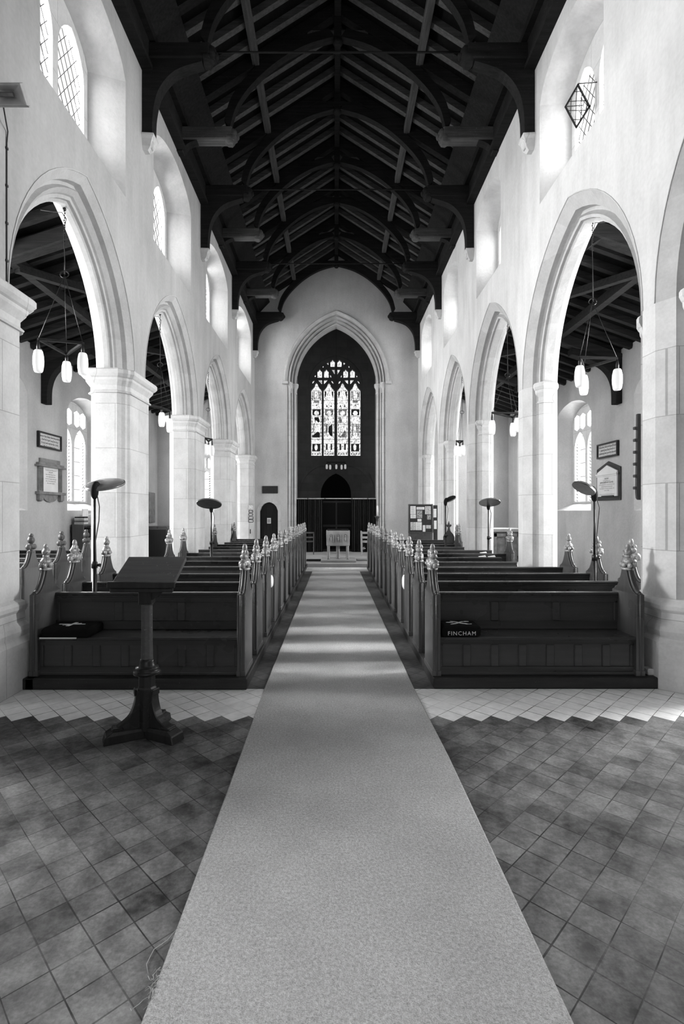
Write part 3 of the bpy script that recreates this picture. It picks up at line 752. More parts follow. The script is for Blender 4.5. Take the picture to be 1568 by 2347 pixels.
# ---- aisle roofs
for S, s_, Xi, Xo in (('left', -1, XL-TW, XLO), ('right', 1, XR+TW, XRO)):
    zi, zo = 5.98, 5.02
    az = lambda x: zi+(zo-zi)*(abs(x)-abs(Xi))/(abs(Xo)-abs(Xi))
    g = G()
    for dz in (.12, .24): g.add([(Xi, -2, az(Xi)+dz), (Xo+s_*.6, -2, az(Xo+s_*.6)+dz), (Xo+s_*.6, YW+.5, az(Xo+s_*.6)+dz), (Xi, YW+.5, az(Xi)+dz)], [(0,1,2,3)])
    g.build('ceiling_'+S+'_aisle', 'roof_board')['kind'] = 'structure'
    y = 4.6
    while y < YW:
        g = G(); g.bar((Xi, y, az(Xi)+.06), (Xo, y, az(Xo)+.06), .10, .13)
        tag(g.build('rafter', 'aisle_oak'), f'dark oak rafter of the lean-to roof over the {S} aisle', 'rafter', f'{S} aisle rafters'); y += .44
    xm = (Xi+Xo)/2
    g = G(); g.bar((xm, 3.5, az(xm)-.06), (xm, YW, az(xm)-.06), .14, .16); tag(g.build('purlin', 'aisle_oak'), f'long oak purlin under the middle of the {S} aisle roof', 'purlin')
    for k, y in enumerate((7.6, 11.2, 14.6)):
        t = thing('aisle_roof_frame', f'heavy oak beam with curved wall brace in the {S} aisle roof, {["nearest","middle","farthest"][k]} of three', 'roof frame', (xm, y, 5), f'{S} aisle roof frames')
        g = G(); g.bar((Xi, y, az(Xi)-.1), (Xo, y, az(Xo)-.1), .2, .24); g.build('principal_beam', 'aisle_oak', t, .02)
        fx = lambda d, z, q: (Xo-s_*d, y+q, z)
        cv = smooth_curve([(.14,3.95),(.16,4.35),(.3,4.65),(.6,4.86),(1.1,5.02)], 5)
        G().slab([[(0, 3.95)]+cv+[(1.1, 5.15), (0, 5.0)]], fx, -.1, .1).build('wall_brace', 'roof_oak', t, .01)
        fx = lambda d, z, q: (Xi+s_*d, y+q, z)
        cv = smooth_curve([(.0,5.15),(.2,5.5),(.6,5.66),(1.3,5.46)], 5)
        G().slab([cv+[(1.3, 5.6), (0, 5.95)]], fx, -.08, .08).build('arcade_brace', 'roof_oak', t, .01)
    g = G()
    for a, b in ((11.2, 14.6), (7.6, 11.2), (14.6, 18.0)):
        pass
    for k, (a, b) in enumerate(((7.6, 11.2), (11.2, 14.6))):
        g = G(); g.bar((Xi+s_*.1, b-.1, az(Xi)-.12), (xm, a+.3, az(xm)-.14), .12, .12)
        tag(g.build('wind_brace', 'aisle_oak'), f'slanting oak brace across the {S} aisle roof, {["nearer","farther"][k]} one', 'brace')

# east end behind the camera: unseen chancel arch wall, added with a small opening to cut light
g = G(); fe = lambda x, z, d: (x, -2.0+d, z)
g.slab([[(XLO-.5, -.1), (-1.6, -.1)] + arc_head(-1.6, 1.7, 2.2, 1.3)[::-1] + [(1.7, -.1), (XRO+.5, -.1), (XRO+.5, 5.4), (XR+.6, 6.2), (XR+.6, 9.3), (CXR, 11.1), (XL-.6, 9.3), (XL-.6, 6.2), (XLO-.5, 5.4)]], fe, -.4, 0)
g.build('wall_east_unseen', 'plaster')['kind'] = 'structure'
# ------------------------------------------------------------------ pews
def W2(px, py, Y): return ((px-768)*Y/1170, 1.6+(1172-py)*Y/1170)
cache = {}
def shared(name, key, fnb, mat, parent, bevel=0, seg=1):
    if key not in cache: cache[key] = fnb().mesh(name, M[mat])
    o = link(name, cache[key], parent)
    if bevel: addbevel(o, bevel, seg)
    return o
ogee = smooth_curve([(.205,.735),(.185,.745),(.14,.765),(.10,.81),(.07,.865),(.048,.92),(.042,.955)], 3)
def b_end():
    g = G(); fn = lambda y, z, d: (d, y, z)
    prof = [(-.205,0),(.205,0),(.205,.735)] + ogee[1:] + [(-y, z) for y, z in reversed(ogee[1:])] + [(-.205,.745)]
    g.slab([prof], fn, -.036, .036)
    for s_ in (-1, 1):
        g.tube([(0, s_*y, z+.004) for y, z in ogee], [.014]*3+[.022]*(len(ogee)-3), 8)
        g.tube([(0, s_*.205, 0), (0, s_*.205, .74)], .012, 6)
    g.box(-.042, .042, -.212, .212, 0, .05)
    return g
def b_poppy(v):
    rg = random.Random(100+v); g = G(); J = .5
    g.blob((0,0,.955), (.052,.066,.022), 14, 6, .06, rg)
    if v == 0:   # two-tier ball finial
        g.blob((0,0,1.02), (.044,.066,.052), 16, 9, .35, rg)
        for a in range(6):
            t = a*math.pi/3; g.blob((.036*math.cos(t), .07*math.sin(t), .99), (.02,.028,.026), 8, 6, J, rg)
        g.blob((0,0,1.075), (.028,.036,.02), 10, 6, .1, rg)
        g.blob((0,0,1.115), (.034,.042,.045), 14, 9, .4, rg); g.blob((0,0,1.165), (.02,.024,.03), 10, 6, .2, rg)
    else:
        for s_ in (-1, 1):
            g.blob((0, s_*.085, 1.015), (.040,.040,.036), 12, 8, J, rg)
            g.blob((rg.uniform(-.01,.01), s_*.115, .995), (.030,.022,.030), 9, 6, J, rg)
            g.blob((s_*.02, s_*.05, .99), (.028,.03,.03), 9, 6, J, rg)
            g.blob((0, s_*.045, 1.075), (.032,.030,.030), 10, 7, J, rg)
            g.blob((s_*.032, 0, 1.0), (.018,.04,.04), 9, 6, J, rg)
            g.blob((s_*.02, -s_*.03, 1.11), (.018,.022,.03), 8, 6, J, rg)
        g.blob((0,0,1.01), (.040,.06,.06), 14, 9, .4, rg)
        g.blob((0,0,1.09), (.034,.042,.055), 14, 9, .45, rg)
        g.blob((0,0,1.15), (.024,.026,.045 if v != 2 else .055), 10, 7, .2, rg)
    return g
def b_plainball():
    g = G()
    g.lathe([(.03,.93),(.055,.945),(.03,.96),(.03,.98)], (0,0,0), 12)
    for s_ in (-1,1): g.blob((0, s_*.06, 1.01), (.035,.04,.04), 10, 7)
    g.blob((0,0,1.02),(.04,.05,.04),10,7); g.blob((0,0,1.1),(.045,.05,.05),12,8); g.blob((0,0,1.16),(.03,.03,.03),10,7)
    return g
def pew(x0, x1, Yc, label, group, sidesgn, dark=False, z0=.1, detail=True, both=True):
    """x0 aisle end, x1 wall end (world X); Yc depth of the finials"""
    t = thing('pew', label, 'pew', (x0, Yc, z0), group)
    Lg = abs(x1-x0); s_ = 1 if x1 > x0 else -1
    ends = []
    for xx, nm in ((0.0, 'a'), (Lg*s_, 'b')):
        if nm == 'b' and not both: continue
        e = shared('bench_end', 'end', b_end, 'pew_end' if not dark else 'pew', t, .006)
        e.location = (xx, 0, 0)
        v = rnd.randrange(4)
        if dark: p = shared('finial', 'ball', b_plainball, 'pew_end', e)
        else: p = shared('poppyhead', f'pop{v}', lambda: b_poppy(v), 'carved', e)
        p.rotation_euler = (0, 0, rnd.uniform(-.1, .1)); sc = rnd.uniform(.97, 1.04)
    a, b = (.03, Lg-.03)
    mx = lambda a_, b_: (min(s_*a_, s_*b_), max(s_*a_, s_*b_))
    key = (round(Lg, 3), s_)
    def f_seat():
        g = G(); g.box(*mx(a, b), -.195, .14, .325, .352); return g
    def f_back():
        g = G(); g.box(*mx(a, b), .125, .15, .0, .69)
        g.box(*mx(a, b), .108, .126, .352, .435); g.box(*mx(a, b), .108, .126, .625, .69)
        n = max(2, round(Lg/.66)); wd = (b-a)/n
        for k in range(n+1):
            c = a+k*wd; g.box(*mx(max(a, c-.04), min(b, c+.04)), .108, .126, .435, .625)
        return g
    def f_rail():
        g = G(); g.box(*mx(a, b), .09, .165, .69, .715); g.box(*mx(a, b), .10, .155, .668, .69); return g
    def f_front():
        g = G(); g.box(*mx(a, b), -.15, -.13, .0, .325)
        g.box(*mx(a, b), -.166, -.149, .0, .075); g.box(*mx(a, b), -.166, -.149, .28, .325)
        n = max(3, round(Lg/.27)); wd = (b-a)/n
        for k in range(n+1):
            c = a+k*wd; g.box(*mx(max(a, c-.036), min(b, c+.036)), -.166, -.149, .075, .28)
        g.box(*mx(a, b), -.18, -.166, .0, .03)
        return g
    shared('seat', ('seat',)+key, f_seat, 'pew', t, .007, 2)
    bk = shared('backrest', ('back',)+key, f_back, 'pew', t, .008)
    shared('top_rail', ('rail',)+key, f_rail, 'pew', bk, .007, 2)
    if detail: shared('front_panel', ('front',)+key, f_front, 'pew', t, .008)
    return t
LYS = [4.66,5.48,6.32,7.14,7.93,8.71,9.52,10.36,11.2,12.0,12.8,13.6,14.35]
RYS = [4.85,5.62,6.36,7.08,7.83,8.55,9.35,10.2,11.1,12.0,12.95,13.9]
LYS[0] = 4.84; LYS[1] = 5.55
ordw = ['front','second','third','fourth','fifth','sixth','seventh','eighth','ninth','tenth','eleventh','twelfth','last']
for i, y in enumerate(LYS):
    x1 = -2.74 if i == 0 else -2.83
    lab = 'front oak pew of the left block behind the lectern, black cross kneeler on its seat' if i == 0 else f'{ordw[i]} oak pew from the front in the left block, beside the carpet'
    pew(-.855, x1, y, lab, 'pews in the left block', -1, both=i in (0,1,2,5,6,9,12))
RX = [2.78,3.26,3.26,3.24,2.86,2.86,3.2,3.2,2.87,2.87,3.15,3.15]
for i, y in enumerate(RYS):
    lab = 'front oak pew of the right block with the lettered kneeler on its seat' if i == 0 else f'{ordw[i] if i < 11 else "last"} oak pew from the front in the right block, beside the carpet'
    pew(.925, RX[i], y, lab, 'pews in the right block', 1, both=i in (0,1,2,3,6,9,10))
for i, y in enumerate((6.75, 7.5, 8.25, 9.05, 9.9)):
    pew(-4.02, -6.3, y, f'dark pew with ball finials in the left aisle, {ordw[i]} from the front', 'left aisle pews', -1, dark=True, z0=.12)
# pew platforms
g = G(); g.box(-2.78, -.79, 4.57, 14.7, 0, .1); g.box(-2.93, -2.7, 4.57, 4.66, 0, .1)
tag(g.build('pew_platform', 'plat', None, .008), 'low dark wooden kerb and platform carrying the left block of pews', 'platform')
g = G(); g.box(.89, 2.9, 4.60, 14.3, 0, .1); g.box(2.88, 3.0, 4.6, 4.80, 0, .1)
for a, b in ((5.36, 7.75), (8.75, 11.0), (12.05, 14.2)): g.box(2.9, 3.42, a, b, 0, .1)
tag(g.build('pew_platform', 'plat', None, .008), 'low dark wooden kerb and platform carrying the right block of pews', 'platform')
g = G(); g.box(-6.38, -3.8, 6.4, 10.4, 0, .12); tag(g.build('pew_platform', 'plat', None, .008), 'low wooden platform under the pews in the left aisle', 'platform')
g = G(); g.box(2.86, 3.0, 4.66, 4.76, .1, .16); g.xf(0, Matrix.Identity(4)); tag(g.build('stone_block', 'stone', None, .008), 'small pale block lying on the kerb beside the nearest right pier', 'block')

# ---- carpet
g = G(); LC = [(-1.8,-.60),(1.8,-.602),(3.3,-.617),(4.5,-.634),(8,-.628),(13.55,-.60)]; RC = [(-1.8,.742),(1.8,.741),(3.3,.738),(4.5,.712),(8,.69),(13.55,.655)]
n = 60; L1, R1 = [], []
def itp(T, y):
    for (a, b), (c, d) in zip(T, T[1:]):
        if y <= c: return b+(d-b)*(y-a)/(c-a)
    return T[-1][1]
secs = []
for k in range(n+1):
    y = -1.8+15.35*k/n; xl, xr = itp(LC, y), itp(RC, y)
    secs.append([(xl, y, 0), (xl, y, .010), (xl+.006, y, .014), (xr-.006, y, .014), (xr, y, .010), (xr, y, 0)])
g.loft(secs, True, True)
tag(g.build('carpet_runner', 'carpet'), 'long pale speckled carpet running down the centre aisle to the font', 'carpet')
g = G(); rg = random.Random(5)
for k in range(16):
    p = [(-.60, 1.72+rg.uniform(-.05, .05), .012)]
    for q in range(7): p.append((p[-1][0]-rg.uniform(-.008, .012), p[-1][1]+rg.uniform(-.02, .014), .006+rg.random()*.012))
    g.tube(p, .0011, 4)
g.tube([(-.60,1.95,.01),(-.625,1.9,.004),(-.66,1.86,.004),(-.665,1.80,.004),(-.645,1.76,.006)], .0012, 4)
tag(g.build('frayed_thread', 'casing'), 'loose tangle of frayed threads at the left edge of the carpet', 'thread', kind='stuff')

# ---- kneelers
def kneeler(x0, x1, y0, y1, z0, z1, label):
    t = thing('kneeler', label, 'kneeler', ((x0+x1)/2, (y0+y1)/2, z0))
    o = G().box(x0, x1, y0, y1, z0, z1).build('cushion', 'wool', t, .035, 4)
    for p in o.data.polygons: p.use_smooth = True
    return t
kz = .452
k1 = kneeler(.972, 1.335, 4.64, 4.90, kz, kz+.105, 'black kneeler with white emblem and name, on the front right pew seat')
text('FINCHAM', .052, 'white_thread', lambda u, v, w_: (1.153+u, 4.638-w_, kz+.022+v), k1, bold=0, sp=1.2)
g = G(); ct = (1.155, 4.775, kz+.1062)
def leaf(cx, cy, a, l, w_): 
    pts = [(cx+l*math.cos(t)*math.cos(a)-w_*math.sin(t)*math.sin(a), cy+l*math.cos(t)*math.sin(a)+w_*math.sin(t)*math.cos(a)) for t in [2*math.pi*k/14 for k in range(14)]]
    g.slab([pts], lambda x, y, d: (x, y, ct[2]+d), 0, .002)
leaf(1.155, 4.775, 0, .022, .02); leaf(1.125, 4.815, 2.5, .045, .018); leaf(1.075, 4.79, 3.2, .036, .016); leaf(1.11, 4.735, .6, .055, .012); leaf(1.19, 4.81, .7, .042, .014)
leaf(1.225, 4.825, .05, .04, .018); leaf(1.2, 4.735, -.5, .055, .012); leaf(1.235, 4.715, .1, .03, .008)
g.build('emblem', 'white_thread', k1)
k2 = kneeler(-2.66, -2.22, 4.60, 4.92, kz, kz+.095, 'black kneeler with a white cross, on the front left pew seat')
g = G(); z = kz+.0962; cx, cy = -2.45, 4.76
for (a, l, w_) in ((.0, .12, .016), (1.45, .075, .03), (.5, .08, .012)):
    g.bar((cx-l*math.cos(a), cy-l*math.sin(a), z), (cx+l*math.cos(a), cy+l*math.sin(a), z), w_, .003)
g.build('emblem', 'white_thread', k2)
g = G(); g.box(-2.66, -2.33, 4.592, 4.6, kz+.0, kz+.012); g.build('piping', 'white_thread', k2)
def round_cushion(x, y, z, r, label, mat='white_thread'):
    g = G(); g.lathe([(0, -.03), (r*.7, -.03), (r*.95, -.018), (r, 0), (r*.95, .018), (r*.7, .03), (0, .03)], (0,0,0), 18, Matrix.Translation((x, y, z)) @ Matrix.Rotation(R(90), 4, 'Y'))
    tag(g.build('hassock', mat), label, 'hassock', 'hassocks hung between pews')
round_cushion(-.865, 6.86, .66, .085, 'white round hassock hung at the aisle end between left pews')
round_cushion(.93, 6.79, .66, .10, 'white round hassock hung at the aisle end between right pews')
round_cushion(-.865, 8.45, .72, .07, 'black round hassock hung at the aisle end between left pews', 'wool')
# books and papers in the right pews
for i, (x, y, z, w_, h_, rz_, mt, lab) in enumerate(((.99, 5.3, .60, .012, .16, .3, 'book3', 'open pale booklet propped at the aisle end of the second right pew'), (.985, 5.95, .62, .012, .15, -.2, 'book2', 'grey booklet propped at the aisle end of the third right pew'),
      (1.0, 5.25, .30, .02, .2, .1, 'book3', 'pale leaflet leaning under the front right pew'))):
    g = G(); g.box(-w_, w_, -.09, .09, -h_/2, h_/2); g.xf(0, Matrix.Translation((x, y, z)) @ Matrix.Rotation(rz_, 4, 'X')); tag(g.build('booklet', mt, None, .004), lab, 'booklet')
for i, (x, y, lab) in enumerate(((2.66, 8.69, 'white paper lying on the top rail of the sixth right pew'), (2.5, 8.69, 'crumpled white leaflet on the top rail of the sixth right pew'), (2.75, 9.49, 'white service sheet on the top rail of the seventh right pew'))):
    g = G(); g.add([(x-.06, y-.04, .828), (x+.06, y-.05, .83), (x+.07, y+.04, .85), (x-.05, y+.05, .829)], [(0,1,2,3)]); g.add([(x-.06, y-.04, .825), (x+.06, y-.05, .826), (x+.07, y+.04, .845), (x-.05, y+.05, .826)], [(0,1,2,3)])
    tag(g.build('paper', 'paper'), lab, 'paper')
g = G(); p0, p1 = W2(46, 1412, 4.72), W2(62, 1500, 4.72)
g.bar((p0[0], 4.74, p0[1]), (p1[0]+.01, 4.60, p1[1]-.02), .014, .07, up=(0, 1, 0)); tag(g.build('white_board', 'paper', None, .003), 'thin white board leaning between the left pier and the front pew', 'board')

# ---- lectern
lx, ly = -1.345, 3.65
t = thing('lectern', 'dark wooden reading lectern on a tripod foot standing on the tiles', 'lectern', (lx, ly, 0))
g = G()
for ang in (207, 336, 85):
    a = R(ang); m_ = Matrix.Translation((lx, ly, 0)) @ Matrix.Rotation(a, 4, 'Z')
    g1 = G(); fn = lambda r, z, d: (r, d, z)
    cv = smooth_curve([(.075,.335),(.085,.25),(.12,.16),(.19,.105),(.235,.09)], 5)
    G_ = g1.slab([[(0,.04)]+[(0,.335)]+cv+[(.235,.04)]], fn, -.035, .035)
    g1.box(.075, .088, -.036, .036, .30, .345)
    g1.xf(0, m_); g1.build('buttress', 'lectern', t, .006)
    g1 = G(); g1.loft([[(.02,-.05,.0),(.29,-.062,0),(.29,.062,0),(.02,.05,0)],[(.02,-.05,.055),(.275,-.06,.055),(.275,.06,.055),(.02,.05,.055)],[(.02,-.045,.075),(.225,-.05,.085),(.225,.05,.085),(.02,.045,.075)]], True, True)
    g1.box(.16, .23, -.045, .045, .08, .10); g1.xf(0, m_); g1.build('foot', 'lectern', t, .006)
g = G(); g.lathe([(.068, .05), (.068, .345), (.060, .35), (.060, .435)], (lx, ly, 0), 8, smooth=False); g.build('lower_post', 'lectern', t, .004)
g = G(); g.lathe([(.06,.43),(.075,.436),(.092,.445),(.098,.455),(.092,.467),(.075,.472),(.082,.48),(.078,.49),(.062,.495),(.055,.505),(.05,.53),(.044,.55)], (lx, ly, 0), 20); g.build('ring_moulding', 'lectern', t)
g = G(); g.lathe([(.044,.54),(.041,.7),(.041,.93),(.045,.935),(.046,.945),(.041,.95)], (lx, ly, 0), 8, smooth=False); g.build('column', 'lectern_top', t, .003)
g = G(); g.box(lx-.045, lx+.045, ly-.05, ly+.05, .94, 1.06)
cv = smooth_curve([(.045,.97),(.08,.99),(.11,1.03),(.125,1.075)], 4)
G().slab([[(.0,.94)]+cv+[(0,1.075)]], lambda x, z, d: (lx+x, ly+d, z), -.03, .03).build('bracket', 'lectern', t, .004)
g.build('neck', 'lectern', t, .006)
cxd = lx+.02; dw = .215; yn, yf, zn, zf = ly-.15, ly+.16, 1.10, 1.262
g = G(); g.loft([[(cxd-dw, yn, zn), (cxd+dw, yn, zn), (cxd+dw, yf, zf), (cxd-dw, yf, zf)], [(cxd-dw, yn+.01, zn-.03), (cxd+dw, yn+.01, zn-.03), (cxd+dw, yf+.01, zf-.03), (cxd-dw, yf+.01, zf-.03)]], True, True); g.build('desk_board', 'lectern_top', t, .004)
g = G(); g.box(cxd-dw-.015, cxd+dw+.015, yn-.03, yn+.002, zn-.025, zn+.02); g.box(cxd-dw-.0, cxd+dw, yn-.018, yn+.01, zn-.055, zn-.025); g.build('book_ledge', 'lectern', t, .005)
g = G(); g.loft([[(cxd-.17, yn, zn-.05), (cxd+.17, yn, zn-.05), (cxd+.17, yf-.03, zf-.03), (cxd-.17, yf-.03, zf-.03)], [(cxd-.12, ly-.08, 1.035), (cxd+.12, ly-.08, 1.035), (cxd+.12, ly+.07, 1.035), (cxd-.12, ly+.07, 1.035)]], True, True); g.build('underframe', 'lectern', t, .004)

# ---- heaters
def heater(x, y, zh, yaw, tilt, label, rr=.205, front=True, base=.1):
    t = thing('patio_heater', label, 'heater', (x, y, base), 'standing disc heaters')
    g = G(); g.lathe([(.16, 0), (.16, .012), (.05, .03), (.03, .05)], (x, y, base), 20); g.build('base', 'black', t)
    g = G(); g.lathe([(.022, base+.04), (.022, 1.05)], (x, y, 0), 10); g.build('lower_pole', 'black', t)
    g = G(); g.lathe([(.013, 1.0), (.013, zh-.08)], (x, y, 0), 10); g.build('upper_pole', 'black', t)
    g = G(); g.lathe([(.03, 1.02), (.03, 1.08), (.018, 1.09)], (x, y, 0), 10); g.lathe([(.012, 0), (.018, .03)], (0,0,0), 8, Matrix.Translation((x+.03, y, 1.05)) @ Matrix.Rotation(R(90), 4, 'Y')); g.build('clamp', 'black', t)
    Mt = Matrix.Translation((x, y, zh)) @ Matrix.Rotation(yaw, 4, 'Z')
    g = G(); g.blob((0, 0, -.045), (.036, .045, .085), 10, 8); g.blob((0, -.03, .02), (.03, .05, .04), 10, 7); g.box(-.012, .012, -.08, .0, -.0, .03); g.xf(0, Mt); g.build('motor_housing', 'black_matt', t)
    Md = Mt @ Matrix.Translation((0, -.11-rr*.55*math.cos(tilt)*.6, .035)) @ Matrix.Rotation(tilt, 4, 'X')
    g = G(); g.lathe([(0, .045), (rr*.5, .038), (rr*.9, .018), (rr, .0), (rr, -.012), (rr*.93, -.012), (rr*.9, .0), (rr*.5, .02), (0, .026)], (0,0,0), 36, Md); d = g.build('dish', 'black_matt' if front else 'steel', t)
    g = G(); g.lathe([(rr*1.0, -.016), (rr*1.015, -.004), (rr*1.0, .006), (rr*.985, -.004), (rr*1.0, -.016)], (0,0,0), 36, Md); g.build('rim', 'steel', d)
    for k in (-1, 0, 1):
        g = G(); L_ = rr*.8 if k else rr*.9
        g.tube([Md @ Vector((-L_, k*rr*.38, -.004)), Md @ Vector((L_, k*rr*.38, -.004))], .009, 6); g.build('heating_tube', 'chrome', d)
    g = G(); g.tube([(x+.03, y, zh-.1), (x+.055, y-.01, zh-.2), (x+.045, y, zh-.35), (x+.018, y-.015, zh-.55), (x+.03, y-.02, .9), (x+.026, y, base+.1)], .005, 6); g.build('cable', 'cable', t)
    return t
heater(-2.46, 5.22, 1.85, R(172), R(-19), 'standing heater with grey disc seen from behind, in the left pews nearest the camera', .205, False)
heater(-2.17, 8.95, 1.70, R(2), R(-22), 'black standing heater facing the camera in the left pews by the third pier', .21)
heater(3.17, 10.55, 1.75, R(-8), R(-21), 'black standing heater facing the camera in the right pews by the third pier', .21)
heater(2.50, 11.55, 1.85, R(120), R(-32), 'thin black heater with its disc turned right, far back in the right pews', .13)
heater(3.06, 6.02, 1.84, R(-75), R(-34), 'tall black heater with tilted disc beside the nearest right wall tablet', .135)

# ---- pendant lamps
def lampmesh(s=1.0):
    def f():
        g = G(); g.lathe([(0, 0), (.040*s, 0), (.050*s, .02*s), (.059*s, .08*s), (.061*s, .13*s), (.058*s, .19*s), (.047*s, .245*s), (.038*s, .26*s), (0, .26*s)], (0,0,0), 20); return g
    return f
def pendant(hook, lamps, label, key=1.0, frame=True):
    hx, hy, hz = hook; t = thing('pendant_light', label, 'pendant light', hook, 'aisle pendant lights')
    zt = max(z for _, _, z in lamps)+.26*key+.09
    g = G(); g.blob((hx, hy, hz-.01), (.02, .02, .025), 8, 6); g.build('ceiling_hook', 'black', t)
    zj = zt+.75*key
    g = G(); n = 60
    for k in range(14):
        z = hz-.03-k*.028; g.blob((hx+(.004 if k % 2 else -.004), hy, z), (.008, .004, .016), 5, 4)
    g.tube([(hx, hy, hz-.42), (hx, hy, zj)], .003, 5)
    g.build('chain', 'black', t)
    g = G(); sg = -1 if hx < 0 else 1
    g.tube([(hx+sg*.28, hy, hz-.02), (hx+sg*.15, hy, hz-.04), (hx+sg*.03, hy, hz-.05), (hx+.02, hy, hz-.12), (hx-.01, hy, hz-.3), (hx, hy, hz-.5), (hx+.01, hy, zj)], .004, 5); g.build('cable', 'cable', t)
    cx = sum(l[0] for l in lamps)/len(lamps); cy = sum(l[1] for l in lamps)/len(lamps)
    g = G(); g.tube([(hx+.05*math.cos(a), hy, zj+.04*math.sin(a)) for a in [k*math.pi/6 for k in range(13)]], .006, 5)
    for lx_, ly_, lz_ in lamps: g.tube([(hx, hy, zj), (lx_, ly_, zt)], .003, 4)
    g.build('suspension_wire', 'black', t)
    g = G()
    for i in range(len(lamps)):
        a, b = lamps[i], lamps[(i+1) % len(lamps)]
        if len(lamps) == 3 or i < len(lamps)-1: g.bar((a[0], a[1], zt), (b[0], b[1], zt), .035, .03)
    g.build('spreader_frame', 'aisle_oak', t, .004)
    for (lx_, ly_, lz_) in lamps:
        s = shared('lamp_shade', ('lamp', key), lampmesh(key), 'opal', t); s.location = Vector((lx_, ly_, lz_))-Vector(hook)
        c = G().lathe([(.012, 0), (.02*key, .004), (.02*key, .05*key), (.005, zt-lz_-.26*key)], (lx_, ly_, lz_+.26*key), 8).build('lamp_cap', 'black', s)
        c.location = -Vector(s.location)
    return t
def lamp_at(px, ytop, ybot, Y): x, z = W2(px, ybot, Y); return (x, Y, z)
pendant((-3.17, 5.98, 5.15), [lamp_at(88, 803, 853, 6.0), lamp_at(190, 811, 859, 6.15), lamp_at(153, 830, 875, 6.6)], 'three white glass lamps hanging in the nearest left arch')
pendant((3.26, 6.46, 5.30), [lamp_at(1329, 838, 887, 6.3), lamp_at(1415, 846, 894, 6.35), lamp_at(1338, 860, 905, 6.8)], 'three white glass lamps hanging in the nearest right arch')
pendant((-3.17, 9.25, 5.18), [lamp_at(371, 946, 978, 9.4), lamp_at(389, 962, 991, 9.7), (-2.95, 9.1, 3.12)][:2]+[(-3.45, 9.0, 3.15)], 'white glass lamps hanging in the second left arch')
pendant((3.26, 9.65, 5.30), [lamp_at(1128, 966, 996, 9.45), lamp_at(1186, 958, 990, 9.5), lamp_at(1176, 970, 1000, 9.95)], 'white glass lamps hanging in the second right arch')
pendant((-3.17, 12.75, 5.18), [lamp_at(470, 1018, 1042, 12.5), lamp_at(486, 1022, 1045, 12.7), lamp_at(478, 1020, 1043, 13.1)], 'white glass lamps hanging in the third left arch')
pendant((3.26, 13.1, 5.30), [lamp_at(1046, 1020, 1045, 13.0), lamp_at(1061, 1019, 1044, 13.0), lamp_at(1054, 1021, 1046, 13.4)], 'white glass lamps hanging in the third right arch')
k_ = .75; YL = 21.5
pendant((CX, YL, 9.95), [(*W2(px, 1076+dy, YL)[:1], YL, W2(px, 1076+dy, YL)[1]) for px, dy in ((749,-1),(757,0),(771,-1),(783,0),(791.5,-1))], 'row of five small white lamps hanging under the tower window', k_)

# ---- memorials and boards on the aisle walls
def wallfn(S, Y0):           # u to the viewer's right, v up, w out of the wall
    if S == 'L': return lambda u, v, w_: (XLO+w_, Y0+u, v)
    return lambda u, v, w_: (XRO-w_, Y0-u, v)
def textboard(S, yc, zc, w_, h_, label, lines, fs):
    fn = wallfn(S, yc); t = thing('text_board', label, 'sign', fn(0, zc, .03))
    def rb(gg, a, b, c, d, e, f): 
        p = [fn(a, c, e), fn(b, c, e), fn(b, d, e), fn(a, d, e)]; q = [fn(a, c, f), fn(b, c, f), fn(b, d, f), fn(a, d, f)]; gg.loft([p, q], True, True)
    g = G(); rb(g, -w_/2, w_/2, zc-h_/2, zc+h_/2, 0, .03); g.build('panel', 'paper3', t)
    g = G(); e = .035
    for a, b, c, d in ((-w_/2-e, w_/2+e, zc+h_/2, zc+h_/2+e), (-w_/2-e, w_/2+e, zc-h_/2-e, zc-h_/2), (-w_/2-e, -w_/2, zc-h_/2, zc+h_/2), (w_/2, w_/2+e, zc-h_/2, zc+h_/2)): rb(g, a, b, c, d, 0, .06)
    g.build('frame', 'black', t, .004)
    for k, s in enumerate(lines): text(s, fs, 'ink', lambda u, v, ww, k=k: fn(u, zc+h_/2-fs*1.15*(k+1)+v, .032+ww), t)
textboard('L', 11.4, 3.16, .84, .28, 'small dark framed text board high on the left aisle wall', ['Honour thy father and thy mother', 'that thy days may be long', 'in the land which the Lord', 'thy God giveth thee'], .062)
textboard('R', 11.65, 3.0, .80, .27, 'small dark framed text board above the pedimented tablet on the right aisle wall', ['Now the God of hope fill you', 'with all joy and peace in', 'believing that ye may abound', 'in hope'], .062)
# left classical tablet
fn = wallfn('L', 11.42); t = thing('memorial_tablet', 'grey classical memorial tablet with pale panel on the left aisle wall', 'memorial', fn(0, 2.3, .04))
def rb(gg, a, b, c, d, e, f):
    p = [fn(a, c, e), fn(b, c, e), fn(b, d, e), fn(a, d, e)]; q = [fn(a, c, f), fn(b, c, f), fn(b, d, f), fn(a, d, f)]; gg.loft([p, q], True, True)
g = G(); rb(g, -.30, .30, 2.03, 2.57, 0, .04); g.build('inscription_panel', 'marble', t)
for s_ in (-1, 1):
    g = G(); rb(g, min(s_*.30, s_*.46), max(s_*.30, s_*.46), 2.03, 2.57, 0, .05)
    for k in range(3): rb(g, s_*.38-.055+k*.045, s_*.38-.035+k*.045, 2.05, 2.55, .05, .065)
    g.build('pilaster', 'slate', t)
g = G(); rb(g, -.56, .56, 2.57, 2.61, 0, .11); rb(g, -.5, .5, 2.61, 2.66, 0, .08); rb(g, -.4, .4, 2.66, 2.76, 0, .04); g.build('cornice', 'slate', t, .004)
g = G(); rb(g, -.54, .54, 1.97, 2.03, 0, .10); g.build('shelf', 'slate', t, .004)
g = G(); hl = [(-.3, 1.97)] + [(.3*math.cos(a), 1.97-.17*math.sin(a)) for a in [math.pi-math.pi*k/12 for k in range(1, 12)]] + [(.3, 1.97)]
